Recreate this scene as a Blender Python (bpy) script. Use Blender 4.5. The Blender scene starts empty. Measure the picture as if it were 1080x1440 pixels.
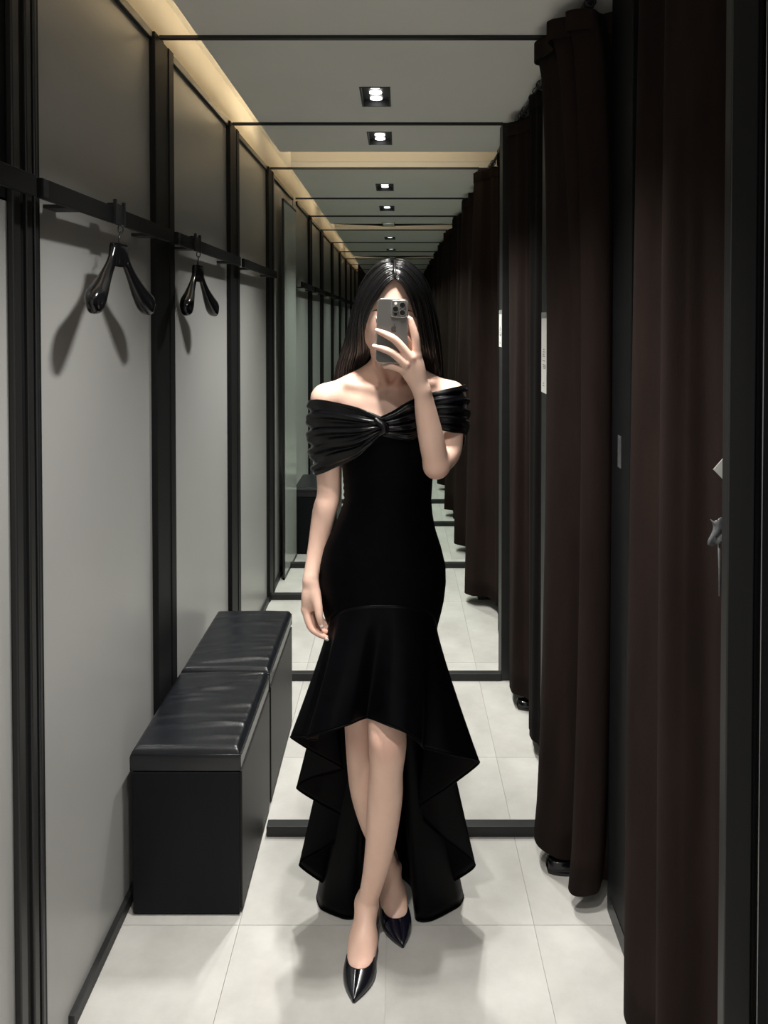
import bpy, bmesh, math, random
import numpy as np
from mathutils import Vector, Matrix

S = bpy.context.scene
C = S.collection
R = math.radians
# ------------------------------------------------------------------ camera
F = 1080.0                      # focal length in pixels of the 1080x1440 frame
PITCH = R(1.2)
CX, HY, CAMZ = 560.0, 450.0, 1.56
CY = HY + F * math.tan(PITCH)
cd = bpy.data.cameras.new('camera'); cam = bpy.data.objects.new('camera', cd); C.objects.link(cam)
cam.location = (0, 0, CAMZ); cam.rotation_euler = (math.pi / 2 - PITCH, 0, 0)
cd.sensor_fit = 'VERTICAL'; cd.sensor_height = 36; cd.sensor_width = 27
cd.lens = F / 1440 * 36
cd.shift_x = -(CX - 540) / 1440; cd.shift_y = -(720 - CY) / 1440
cd.clip_start = 0.02
S.camera = cam

def P(px, py, d):
    """photo pixel + distance along the corridor -> point in the room"""
    a = (px - CX) / F; b = -(py - CY) / F
    c, s = math.cos(PITCH), math.sin(PITCH)
    k = d / (b * s + c)
    return Vector((a * k, d, CAMZ + (b * c - s) * k))

# ------------------------------------------------------------------ world, exposure
w = bpy.data.worlds.new('world'); S.world = w; w.use_nodes = True
w.node_tree.nodes['Background'].inputs[0].default_value = (1.0, 0.97, 0.93, 1)
w.node_tree.nodes['Background'].inputs[1].default_value = 0.72            # even fill light added through the open end behind the viewer
S.view_settings.view_transform = 'Standard'; S.view_settings.look = 'None'
S.view_settings.gamma = 1; S.view_settings.use_curve_mapping = False
S.view_settings.exposure = 0.0
SPOT_W = 48.0                    # watts of one downlight lens
COVE_W = 0.8                     # watts per metre of the hidden cove strip

# ------------------------------------------------------------------ materials
MATS = {}
def mat(name, col, rough=0.5, metal=0.0, var=0.0, scale=8.0, bump=0.0, bscale=60.0, sheen=0.0, spec=0.5,
        coat=0.0, emit=None, col2=None, stretch=(1, 1, 1), sheen_rough=0.4, sss=0.0):
    m = bpy.data.materials.new(name); m.use_nodes = True; nt = m.node_tree; N = nt.nodes; L = nt.links
    b = N['Principled BSDF']
    b.inputs['Roughness'].default_value = rough; b.inputs['Metallic'].default_value = metal
    b.inputs['Specular IOR Level'].default_value = spec
    b.inputs['Sheen Weight'].default_value = sheen; b.inputs['Sheen Roughness'].default_value = sheen_rough
    b.inputs['Coat Weight'].default_value = coat; b.inputs['Coat Roughness'].default_value = 0.08
    tc = N.new('ShaderNodeTexCoord'); mp = N.new('ShaderNodeMapping'); mp.inputs['Scale'].default_value = stretch
    L.new(tc.outputs['Object'], mp.inputs['Vector'])
    n = N.new('ShaderNodeTexNoise'); n.inputs['Scale'].default_value = scale; n.inputs['Detail'].default_value = 6
    n.inputs['Roughness'].default_value = 0.6
    L.new(mp.outputs[0], n.inputs['Vector'])
    r = N.new('ShaderNodeValToRGB'); r.color_ramp.elements[0].position = 0.3; r.color_ramp.elements[1].position = 0.7
    c2 = col2 or tuple(c * (1 + var) for c in col)
    c1 = col if col2 else tuple(c * (1 - var) for c in col)
    r.color_ramp.elements[0].color = (*c1, 1); r.color_ramp.elements[1].color = (*c2, 1)
    L.new(n.outputs['Fac'], r.inputs[0]); L.new(r.outputs[0], b.inputs['Base Color'])
    if bump:
        n2 = N.new('ShaderNodeTexNoise'); n2.inputs['Scale'].default_value = bscale; n2.inputs['Detail'].default_value = 4
        L.new(mp.outputs[0], n2.inputs['Vector'])
        bp = N.new('ShaderNodeBump'); bp.inputs['Strength'].default_value = bump; bp.inputs['Distance'].default_value = 0.004
        L.new(n2.outputs['Fac'], bp.inputs['Height']); L.new(bp.outputs[0], b.inputs['Normal'])
    if sss:
        b.inputs['Subsurface Weight'].default_value = sss
        b.inputs['Subsurface Radius'].default_value = (1.0, 0.35, 0.2); b.inputs['Subsurface Scale'].default_value = 0.006
    if emit:
        b.inputs['Emission Color'].default_value = (*emit[0], 1); b.inputs['Emission Strength'].default_value = emit[1]
    MATS[name] = m
    return m

mat('concrete_tile', (0.39, 0.378, 0.352), 0.5, var=0, col2=(0.54, 0.53, 0.50), scale=4, bump=0.12, bscale=90, spec=0.35)
mat('grout', (0.40, 0.39, 0.37), 0.9)
mat('ceiling_paint', (0.86, 0.84, 0.78), 0.8, var=0.02, scale=3, bump=0.03, bscale=200)
mat('cove_paint', (0.80, 0.74, 0.63), 0.8, var=0.02)
mat('wall_panel', (0.315, 0.314, 0.303), 0.34, var=0.03, scale=1.5, bump=0.02, bscale=300, spec=0.4)
mat('black_metal', (0.012, 0.013, 0.014), 0.35, var=0.15, scale=20, spec=0.45)
mat('black_metal_soft', (0.016, 0.0165, 0.017), 0.5, var=0.2, scale=20, spec=0.35)
mat('post_black', (0.006, 0.0062, 0.0068), 0.55, var=0.2, scale=20, spec=0.2)
mat('anodised', (0.022, 0.022, 0.022), 0.4, metal=0.4, var=0.1, scale=30, stretch=(1, 1, 0.05))
mat('dark_wall', (0.006, 0.006, 0.007), 0.85)
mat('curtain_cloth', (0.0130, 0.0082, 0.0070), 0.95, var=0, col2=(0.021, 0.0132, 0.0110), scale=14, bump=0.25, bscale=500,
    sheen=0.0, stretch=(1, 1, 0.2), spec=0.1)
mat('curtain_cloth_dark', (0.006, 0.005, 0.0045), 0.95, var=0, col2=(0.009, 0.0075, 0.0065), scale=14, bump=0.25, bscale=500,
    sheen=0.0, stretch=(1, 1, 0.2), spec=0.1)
mat('leather', (0.0070, 0.0080, 0.0105), 0.28, var=0.2, scale=25, bump=0.12, bscale=220, spec=0.5)
mat('bench_laminate', (0.0040, 0.0046, 0.0062), 0.5, var=0.2, scale=30, stretch=(1, 1, 0.1), spec=0.15)
mat('bench_door', (0.011, 0.0107, 0.010), 0.5, var=0.35, scale=26, stretch=(0.3, 3, 0.06), bump=0.05, spec=0.25)
mat('hanger_plastic', (0.005, 0.005, 0.006), 0.15, spec=0.42)
mat('steel', (0.25, 0.25, 0.25), 0.25, metal=1.0)
mat('paper', (0.62, 0.62, 0.58), 0.75, var=0.03, scale=30)
mat('paper_header', (0.20, 0.20, 0.19), 0.75, var=0.2, scale=60)
mat('ink', (0.25, 0.25, 0.25), 0.8)
mat('lens_glow', (1, 1, 1), 0.3, emit=((1.0, 0.98, 0.97), 5.0))
mat('lens_glow_dim', (1, 1, 1), 0.3, emit=((0.93, 1.0, 0.95), 1.8))
mat('lamp_housing', (0.015, 0.015, 0.015), 0.45)
mat('led_strip', (1, 0.9, 0.7), 0.5, emit=((1.0, 0.80, 0.52), 4.0))
mat('painted_mirror', (0.40, 0.42, 0.39), 0.18, var=0.04, scale=2, spec=0.6)  # pale reflection of the wall mirror put into its base colour
mat('tag_plastic', (0.10, 0.105, 0.11), 0.3, spec=0.5, var=0.3, scale=60)

# ------------------------------------------------------------------ mesh helpers
class MB:
    def __init__(s): s.v = []; s.f = []
    def box(s, x0, x1, y0, y1, z0, z1):
        b = len(s.v)
        s.v += [(x0, y0, z0), (x1, y0, z0), (x1, y1, z0), (x0, y1, z0), (x0, y0, z1), (x1, y0, z1), (x1, y1, z1), (x0, y1, z1)]
        s.f += [tuple(b + i for i in q) for q in ((0, 3, 2, 1), (4, 5, 6, 7), (0, 1, 5, 4), (1, 2, 6, 5), (2, 3, 7, 6), (3, 0, 4, 7))]
        return s
    def slab_hole(s, x0, x1, y0, y1, z0, z1, hx0, hx1, hy0, hy1):
        b = len(s.v)
        for z in (z0, z1):
            s.v += [(x0, y0, z), (x1, y0, z), (x1, y1, z), (x0, y1, z), (hx0, hy0, z), (hx1, hy0, z), (hx1, hy1, z), (hx0, hy1, z)]
        for i in range(4):
            j = (i + 1) % 4
            s.f += [(b + i, b + 4 + i, b + 4 + j, b + j), (b + 8 + i, b + 8 + j, b + 12 + j, b + 12 + i),
                    (b + i, b + j, b + 8 + j, b + 8 + i), (b + 4 + i, b + 12 + i, b + 12 + j, b + 4 + j)]
        return s
    def tube(s, pts, rad, n=10, cap=True, flat=1.0):
        """pts: list of points, rad: number or list"""
        pts = [Vector(p) for p in pts]
        rr = rad if isinstance(rad, (list, tuple)) else [rad] * len(pts)
        b = len(s.v); up = None
        for i, p in enumerate(pts):
            t = (pts[min(i + 1, len(pts) - 1)] - pts[max(i - 1, 0)]).normalized()
            if up is None:
                up = Vector((0, 0, 1)) if abs(t.z) < 0.9 else Vector((1, 0, 0))
            a = t.cross(up).normalized(); up = a.cross(t).normalized()
            for k in range(n):
                q = 2 * math.pi * k / n
                s.v.append(tuple(p + a * (math.cos(q) * rr[i]) + up * (math.sin(q) * rr[i] * flat)))
        for i in range(len(pts) - 1):
            for k in range(n):
                s.f.append((b + i * n + k, b + i * n + (k + 1) % n, b + (i + 1) * n + (k + 1) % n, b + (i + 1) * n + k))
        if cap:
            s.f.append(tuple(b + k for k in range(n))[::-1]); s.f.append(tuple(b + (len(pts) - 1) * n + k for k in range(n)))
        return s
    def disc(s, x, y, z, r, n=20, r2=None):
        b = len(s.v); r2 = r2 or r
        s.v += [(x + r * math.cos(2 * math.pi * k / n), y + r2 * math.sin(2 * math.pi * k / n), z) for k in range(n)]
        s.f.append(tuple(b + k for k in range(n))[::-1]); return s
    def grid(s, rows):
        """rows: list of equally long lists of points"""
        b = len(s.v); n = len(rows[0])
        for r_ in rows: s.v += [tuple(p) for p in r_]
        for i in range(len(rows) - 1):
            for k in range(n - 1):
                s.f.append((b + i * n + k, b + i * n + k + 1, b + (i + 1) * n + k + 1, b + (i + 1) * n + k))
        return s
    def mesh(s, name, m, off=(0, 0, 0)):
        me = bpy.data.meshes.new(name)
        me.from_pydata([(v[0] - off[0], v[1] - off[1], v[2] - off[2]) for v in s.v], [], s.f)
        me.materials.append(MATS[m] if isinstance(m, str) else m); me.update(); return me
    def build(s, name, m, parent=None, base=None, bevel=0.0, smooth=False, solid=0.0, subd=0):
        off = Vector(base) if base is not None else (parent_world(parent) if parent else Vector((0, 0, 0)))
        o = bpy.data.objects.new(name, s.mesh(name, m, off)); C.objects.link(o)
        if parent: o.parent = parent; o.location = off - parent_world(parent)
        else: o.location = off
        finish(o, bevel, smooth, solid, subd)
        return o

def parent_world(o):
    v = Vector((0, 0, 0))
    while o: v += o.location; o = o.parent
    return v
def finish(o, bevel=0.0, smooth=False, solid=0.0, subd=0):
    if smooth:
        for p in o.data.polygons: p.use_smooth = True
    if solid:
        md = o.modifiers.new('solid', 'SOLIDIFY'); md.thickness = solid; md.offset = 0
    if subd:
        md = o.modifiers.new('subd', 'SUBSURF'); md.levels = subd; md.render_levels = subd
    if bevel:
        md = o.modifiers.new('bevel', 'BEVEL'); md.width = bevel; md.segments = 2; md.limit_method = 'ANGLE'
def empty(name, loc):
    o = bpy.data.objects.new(name, None); C.objects.link(o); o.location = loc; o.empty_display_size = 0.05; return o
def tag(o, label, cat, group=None, kind=None):
    o['label'] = label; o['category'] = cat
    if group: o['group'] = group
    if kind: o['kind'] = kind
    return o
def copy_tree(o, parent=None):
    c = o.copy(); C.objects.link(c); c.parent = parent
    for ch in list(o.children): copy_tree(ch, c)
    return c
def catmull(pts, n):
    """n samples along a Catmull-Rom curve through pts (tuples)"""
    p = [np.array(q, float) for q in pts]; p = [2 * p[0] - p[1]] + p + [2 * p[-1] - p[-2]]
    out = []
    for i in range(n):
        t = i / (n - 1) * (len(p) - 3); k = min(int(t), len(p) - 4); u = t - k
        a, b, c, d = p[k:k + 4]
        out.append(0.5 * ((2 * b) + (-a + c) * u + (2 * a - 5 * b + 4 * c - d) * u * u + (-a + 3 * b - 3 * c + d) * u ** 3))
    return out

# ------------------------------------------------------------------ the corridor shell
XW, XR, ZC = -0.725, 0.70, 2.40         # left wall, right backing wall, ceiling height
D = [-0.6, 0.45, 1.50, 2.29, 3.29, 4.25, 5.30, 6.20, 7.15, 8.30, 9.40, 10.5, 11.6, 12.7, 13.9]
FIRST = 2                                # D[2] is the nearest frame seen in the photograph
END = D[-1]
def lum(d):                              # lamps of the further bays dimmed and greened to imitate fading reflections
    return 1.0 if d < 4.3 else max(0.10, 0.72 - 0.075 * (d - 4.3))
def lamp_col(d):
    g = min(1, max(0, (d - 3.0) / 3.0)); return (1.0 - 0.16 * g, 0.975 + 0.01 * g, 0.93 - 0.09 * g)

fl = MB().box(-0.80, XR + 0.05, D[0], END + 0.1, -0.06, -0.004).build('floor', 'grout')
tag(fl, 'pale grey stone-look tiled floor running down the corridor', 'floor', kind='structure')
tw, tl = 0.38, 0.76
tile_me = MB().box(0.0007, tw - 0.0007, 0.0007, tl - 0.0007, -0.01, 0).mesh('tile', 'concrete_tile')
tiles = []
y = 1.948 - 3 * tl
while y < END:
    for i in range(4):
        o = bpy.data.objects.new('tile', tile_me if True else None); C.objects.link(o); o.parent = fl
        o.location = (-0.79 + i * tw, y, 0); tiles.append(o)
    y += tl

ce = MB().box(-0.80, XR + 0.05, D[0], END + 0.1, 2.56, 2.60).build('ceiling', 'cove_paint')
tag(ce, 'grey plaster ceiling with a warm lit gap along the left wall', 'ceiling', kind='structure')
GX = -0.592                              # inner edge of the lit gap
LIGHTS_AT = {2: 1.64, 3: 2.91, 4: 3.57, 5: 4.88, 6: 5.80, 7: 6.77, 8: 7.9, 9: 9.2, 10: 10.3, 11: 11.4, 12: 12.5, 0: -0.1, 1: 0.85, 13: 13.3}
CROSS = {4: 0.39, 7: 0.42, 10: 0.4}      # bays that end in a lit gap across the ceiling
LXC = -0.085
for i in range(len(D) - 1):
    y0, y1 = D[i] + 0.003, D[i + 1] - 0.003
    if i in CROSS: y1 -= CROSS[i]
    hw, hl = 0.052, 0.12
    yl = LIGHTS_AT[i]
    MB().slab_hole(GX, XR + 0.05, y0, y1, ZC, ZC + 0.03, LXC - hw, LXC + hw, yl - hl, yl + hl).build('ceiling_panel', 'ceiling_paint', ce)
    # cove upstand that hides the strip
    MB().box(GX, GX + 0.012, y0, y1, ZC + 0.03, ZC + 0.045).build('cove_lip', 'ceiling_paint', ce)

wl = MB().box(-0.80, XW - 0.012, D[0], END + 0.1, 0, 2.56).build('wall_left', 'dark_wall')
tag(wl, 'pale grey smooth panelled wall on the left, framed in black', 'wall', kind='structure')
for i in range(len(D) - 1):
    if i == FIRST - 1:
        MB().box(XW - 0.012, XW, D[i] + 0.02, D[i + 1] - 0.02, 0.0, 1.78).build('wall_panel', 'wall_panel', wl)
        MB().box(XW - 0.012, XW, D[i] + 0.02, D[i + 1] - 0.02, 1.785, 2.40).build('upper_panel', 'post_black', wl)
    else:
        MB().box(XW - 0.012, XW, D[i] + 0.02, D[i + 1] - 0.02, 0.0, 2.40).build('wall_panel', 'wall_panel', wl)
    MB().box(XW - 0.012, XW - 0.002, D[i], D[i + 1], 2.402, 2.56).build('cove_wall', 'cove_paint', wl)
for i in range(len(D) - 1):
    t = MB().box(XW, XW + 0.012, D[i] + 0.155, D[i + 1] - 0.045, 2.375, 2.40).build('trim_%d' % (i + 40), 'black_metal', bevel=0.002)
    tag(t, 'thin black strip along the top of the left wall', 'trim', 'strips along the wall top', 'structure')
    t = MB().box(XW, XW + 0.014, D[i] + 0.155, D[i + 1] - 0.045, 0.0, 0.032).build('baseboard_left', 'black_metal_soft', bevel=0.002)
    tag(t, 'narrow black skirting at the foot of the left wall', 'baseboard', 'skirtings along the left wall', 'structure')
wr = MB().box(XR, XR + 0.05, D[0], END + 0.1, 0, 2.56).build('wall_right', 'dark_wall')
tag(wr, 'black partition wall behind the curtains on the right', 'wall', kind='structure')
wb = MB().box(-0.80, XR + 0.05, END + 0.1, END + 0.15, 0, 2.6).build('wall_back', 'dark_wall')
tag(wb, 'dark wall at the far end of the corridor', 'wall', kind='structure')

# ------------------------------------------------------------------ frames between the bays
ORD = ['nearest', 'second', 'third', 'fourth', 'fifth', 'sixth', 'seventh', 'eighth', 'ninth', 'tenth', 'eleventh', 'twelfth', 'thirteenth']
BAR = {2.29: (-0.398, 0.445), 3.29: (-0.72, 0.445), 4.25: (-0.72, -0.22)}
for n, d in enumerate(D[FIRST:-1]):
    t = empty('trim_%d' % (n + 1), (0, d, 0))
    tag(t, 'black metal frame across the corridor, %s one from the front' % ORD[n], 'frame', 'black frames across the corridor', 'structure')
    if n == 0:      # near frame: heavy posts left and right
        for (a, b, c, e, m) in ((-0.725, -0.7115, 1.425, 1.452, 'anodised'), (-0.725, -0.7185, 1.452, 1.478, 'post_black'),
                                (-0.725, -0.7115, 1.478, 1.500, 'anodised'), (-0.725, -0.7165, 1.500, 1.508, 'post_black'),
                                (-0.725, -0.7095, 1.508, 1.520, 'black_metal'), (-0.725, -0.7135, 1.520, 1.536, 'post_black')):
            MB().box(a, b, c, e, 0, ZC).build('post', m, t, bevel=0.003)
        for (a, b, c, e, m) in ((0.548, 0.592, 1.270, 1.295, 'anodised'), (0.592, 0.600, 1.285, 1.31, 'black_metal'),
                                (0.600, 0.603, 1.262, 1.31, 'steel'), (0.603, 0.70, 1.275, 1.31, 'black_metal')):
            MB().box(a, b, c, e, 0, ZC).build('post', m, t, bevel=0.002)
        continue
    has_left = abs(d - 5.30) > 0.01
    if has_left:
        for (p0, p1, pr, m) in ((-0.04, 0.045, 0.018, 'post_black'), (0.045, 0.10, 0.014, 'post_black'), (0.10, 0.15, 0.017, 'post_black')):
            MB().box(XW, XW + pr, d + p0, d + p1, 0, ZC).build('post', m, t, bevel=0.002)
    MB().box(0.445, 0.49, d, d + 0.09, 0, ZC).build('post', 'black_metal_soft', t, bevel=0.002)
    MB().box(XW + 0.02, 0.445, d - 0.008, d + 0.008, ZC - 0.010, ZC).build('header_bar', 'black_metal', t)
    bx = [BAR[k] for k in BAR if abs(k - d) < 0.01] or [(-0.705, 0.445)]
    db = {5.30: 4.80, 6.20: 5.78, 7.15: 6.50}.get(round(d, 2), d - 0.2) if d > 4.5 else d
    MB().box(bx[0][0], bx[0][1], db - 0.005, db + 0.03, 0, 0.032).build('threshold_bar', 'black_metal_soft', t, bevel=0.002)

# partition post between the two nearest curtains
t = empty('partition_post', (0.575, 1.92, 0))
tag(t, 'black flat post standing between the two nearest curtains', 'post')
MB().box(0.555, 0.62, 1.835, 2.01, 0.0, ZC).build('post_body', 'post_black', t, bevel=0.003)
MB().box(0.553, 0.555, 1.85, 2.0, 0.0, 0.05).build('foot_plate', 'black_metal', t)
MB().box(0.5535, 0.555, 1.905, 1.93, 1.19, 1.27).build('lock_plate', 'tag_plastic', t)

# ------------------------------------------------------------------ ceiling lights and cove strips
def light(kind, name, loc, rot, energy, col, parent=None, **k):
    l = bpy.data.lights.new(name, kind); l.energy = energy; l.color = col
    for a, b in k.items(): setattr(l, a, b)
    o = bpy.data.objects.new(name, l); C.objects.link(o); o.rotation_euler = rot
    if parent: o.parent = parent; o.location = Vector(loc) - parent_world(parent)
    else: o.location = loc
    return o
for i in range(len(D) - 1):
    yl = LIGHTS_AT[i]; far = yl > 4.3
    t = empty('ceiling_light', (LXC, yl, ZC))
    if i >= FIRST + 1:
        lab = 'recessed black downlight with glowing lenses, %s from the front' % ORD[i - FIRST - 1]
    elif i == FIRST: lab = 'recessed black downlight right above the standing person'
    else: lab = 'recessed black downlight above the viewer, %s in front of the person' % ['second', 'first'][i]
    tag(t, lab, 'light', 'recessed downlights')
    h = MB().slab_hole(LXC - 0.056, LXC + 0.056, yl - 0.124, yl + 0.124, ZC - 0.003, ZC, LXC - 0.049, LXC + 0.049, yl - 0.117, yl + 0.117)
    h.build('frame', 'lamp_housing', t)
    h = MB()
    h.box(LXC - 0.052, LXC - 0.050, yl - 0.12, yl + 0.12, ZC, ZC + 0.02).box(LXC + 0.050, LXC + 0.052, yl - 0.12, yl + 0.12, ZC, ZC + 0.02)
    h.box(LXC - 0.05, LXC + 0.05, yl - 0.12, yl - 0.118, ZC, ZC + 0.02).box(LXC - 0.05, LXC + 0.05, yl + 0.118, yl + 0.12, ZC, ZC + 0.02)
    h.box(LXC - 0.052, LXC + 0.052, yl - 0.12, yl + 0.12, ZC + 0.02, ZC + 0.025)
    h.build('housing', 'lamp_housing', t)
    for k in (-1, 0, 1):
        MB().tube([(LXC, yl + k * 0.076, ZC + 0.014), (LXC, yl + k * 0.076, ZC + 0.018)], [0.0235, 0.0235], 20).build('lens', 'lens_glow_dim' if far else 'lens_glow', t)
    e = SPOT_W * lum(yl)
    if i < FIRST: e *= 0.75
    ks = (-1, 0, 1) if 2 < yl < 4.3 or i == FIRST else (0,)
    for k in ks:
        light('SPOT', 'downlight', (LXC, yl + k * 0.076, ZC - 0.006), (0, 0, 0), e * 3 / len(ks), lamp_col(yl), t,
              spot_size=R(104), spot_blend=1.0, shadow_soft_size=0.028)
warm = (1.0, 0.86, 0.64)
for i in range(len(D) - 1):
    y0, y1 = D[i], D[i + 1]; ym = (y0 + y1) / 2
    k = 1.0 if ym < 4.3 else max(0.15, 0.5 - 0.04 * (ym - 4.3))
    t = empty('led_strip', (GX + 0.035, ym, ZC + 0.03))
    tag(t, 'warm light strip hidden above the ceiling edge, %s bay' % (ORD[i - FIRST] if i >= FIRST else ['second front', 'first front'][i]), 'light strip', 'hidden cove strips')
    MB().box(GX + 0.025, GX + 0.045, y0 + 0.03, y1 - 0.03 - CROSS.get(i, 0), ZC + 0.031, ZC + 0.036).build('strip', 'led_strip', t)
    light('AREA', 'cove_light', (GX + 0.045, ym - CROSS.get(i, 0) / 2, ZC + 0.045), (0, R(180 - 4), 0), COVE_W * k * (y1 - y0), warm, t,
          shape='RECTANGLE', size=0.02, size_y=(y1 - y0 - CROSS.get(i, 0)) * 0.95)
    if i in CROSS:
        t2 = empty('led_strip', (0, y1 - CROSS[i] - 0.04, ZC + 0.03))
        tag(t2, 'warm light strip hidden above the ceiling gap at the end of the %s bay' % ORD[i - FIRST], 'light strip', 'hidden cove strips')
        MB().box(GX, 0.42, y1 - CROSS[i] - 0.05, y1 - CROSS[i] - 0.03, ZC + 0.031, ZC + 0.036).build('strip', 'led_strip', t2)
        MB().box(GX, XR + 0.05, y1 + 0.002, y1 + 0.012, ZC + 0.031, 2.56).build('bulkhead', 'cove_paint', ce)
        light('AREA', 'cove_light', (-0.08, y1 - CROSS[i] - 0.04, ZC + 0.045), (R(180 - 30), 0, 0), COVE_W * k * 1.6, warm, t2,
              shape='RECTANGLE', size=1.0, size_y=0.02)

# ------------------------------------------------------------------ coat rails and hangers
ZR = 1.807
def coat_rail(y0, y1, lab, yc=None):
    t = empty('coat_rail', (-0.67, (y0 + y1) / 2, ZR))
    tag(t, lab, 'rail', 'coat rails on the left wall')
    MB().box(-0.676, -0.664, y0, y1, ZR - 0.019, ZR + 0.019).build('bar', 'post_black', t, bevel=0.0015)
    MB().box(-0.664, -0.6615, y0 + 0.001, y0 + 0.02, ZR - 0.017, ZR + 0.017).build('end_cap', 'black_metal', t, bevel=0.001)
    for q in (0.20, 0.84):
        yb = y0 + (y1 - y0) * q
        MB().box(-0.725, -0.676, yb - 0.03, yb + 0.03, ZR - 0.019, ZR - 0.011).build('bracket', 'black_metal_soft', t, bevel=0.001)
    if yc:
        c = MB().box(-0.680, -0.6605, yc - 0.008, yc + 0.046, 1.829, 1.834).box(-0.6635, -0.659, yc - 0.008, yc + 0.046, 1.786, 1.834)
        c.box(-0.664, -0.656, yc - 0.012, yc - 0.006, 1.784, 1.842).box(-0.664, -0.656, yc + 0.044, yc + 0.050, 1.784, 1.842)
        c.build('rail_clip', 'black_metal', t, bevel=0.001)
        MB().tube([(-0.658 + 0.006 * math.cos(q), yc + 0.02, 1.776 + 0.010 * math.sin(q)) for q in np.linspace(0, 2 * math.pi, 14)], 0.0016, 6, cap=False).build('clip_ring', 'black_metal', t, smooth=True)
    return t
for i in range(FIRST, len(D) - 1):
    if i == 5: continue
    y0 = D[i] + 0.03 if i > FIRST else 1.44
    n = i - FIRST
    lab = {0: 'black flat coat rail on the left wall, nearest, holding the larger hanger',
           1: 'black coat rail on the left wall holding the smaller second hanger',
           2: 'black coat rail without a hanger, right of the second hanger'}.get(n, 'small dark coat rail far down the left wall, %s bay' % ORD[n])
    coat_rail(y0, D[i + 1] - 0.042, lab, {0: 1.806, 1: 2.515}.get(n))
coat_rail(0.55, 1.415, 'black coat rail cut by the left edge, in front of the near post')

def hanger(yc, lab):
    t = empty('coat_hanger', (-0.66, yc, 1.60)); tag(t, lab, 'hanger', 'black plastic hangers')
    X = -0.655
    # arms: two swelling blades falling from the neck
    for s in (-1, 1):
        rows = []
        ctr = catmull([(0.026, 1.718), (0.050, 1.692), (0.086, 1.660), (0.124, 1.630), (0.164, 1.604), (0.196, 1.586)], 15)
        hw = [0.020, 0.0175, 0.015, 0.014, 0.0145, 0.016, 0.0175, 0.0195, 0.0215, 0.0235, 0.0255, 0.0265, 0.026, 0.022, 0.013]
        th = [0.010, 0.009, 0.008, 0.008, 0.0085, 0.0095, 0.011, 0.013, 0.015, 0.017, 0.019, 0.020, 0.019, 0.015, 0.008]
        for j, c in enumerate(ctr):
            a = ctr[min(j + 1, 14)] - ctr[max(j - 1, 0)]; a /= np.linalg.norm(a); nrm = (-a[1], a[0])
            ring = []
            for k in range(15):
                q = 2 * math.pi * k / 14
                u = math.copysign(abs(math.cos(q)) ** 0.7, math.cos(q)) * hw[j] * 1.02; v = math.copysign(abs(math.sin(q)) ** 0.7, math.sin(q)) * th[j]
                ring.append((X + v + 0.012 * (j / 14) ** 2, yc + s * (c[0] + nrm[0] * u), c[1] + nrm[1] * u))
            rows.append(ring)
        g = MB().grid(rows); b = len(g.v)
        g.f.append(tuple(range(b - 15, b - 1)))
        g.build('arm', 'hanger_plastic', t, smooth=True)
    nk = MB()
    prof = [(1.738, 0.040, 0.010), (1.732, 0.043, 0.012), (1.712, 0.045, 0.013), (1.697, 0.044, 0.012), (1.686, 0.036, 0.009)]
    rows = [[(X + w_ * math.copysign(abs(math.sin(2 * math.pi * k / 20)) ** 0.6, math.sin(2 * math.pi * k / 20)),
              yc + h_ * math.copysign(abs(math.cos(2 * math.pi * k / 20)) ** 0.6, math.cos(2 * math.pi * k / 20)), z) for k in range(21)] for z, h_, w_ in prof]
    nk.grid(rows); nk.f.append(tuple(range(20))); nk.build('neck', 'hanger_plastic', t, smooth=True)
    MB().tube(catmull([(X, yc, 1.735), (X, yc, 1.748), (X, yc + 0.004, 1.757), (X - 0.001, yc + 0.014, 1.7635), (X - 0.002, yc + 0.020, 1.769), (X - 0.002, yc + 0.026, 1.768)], 14),
              0.0024, 8).build('hook', 'black_metal', t, smooth=True)
    return t
hanger(1.806, 'glossy black plastic hanger on the nearest coat rail')
hanger(2.515, 'smaller glossy black hanger on the second coat rail')

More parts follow.
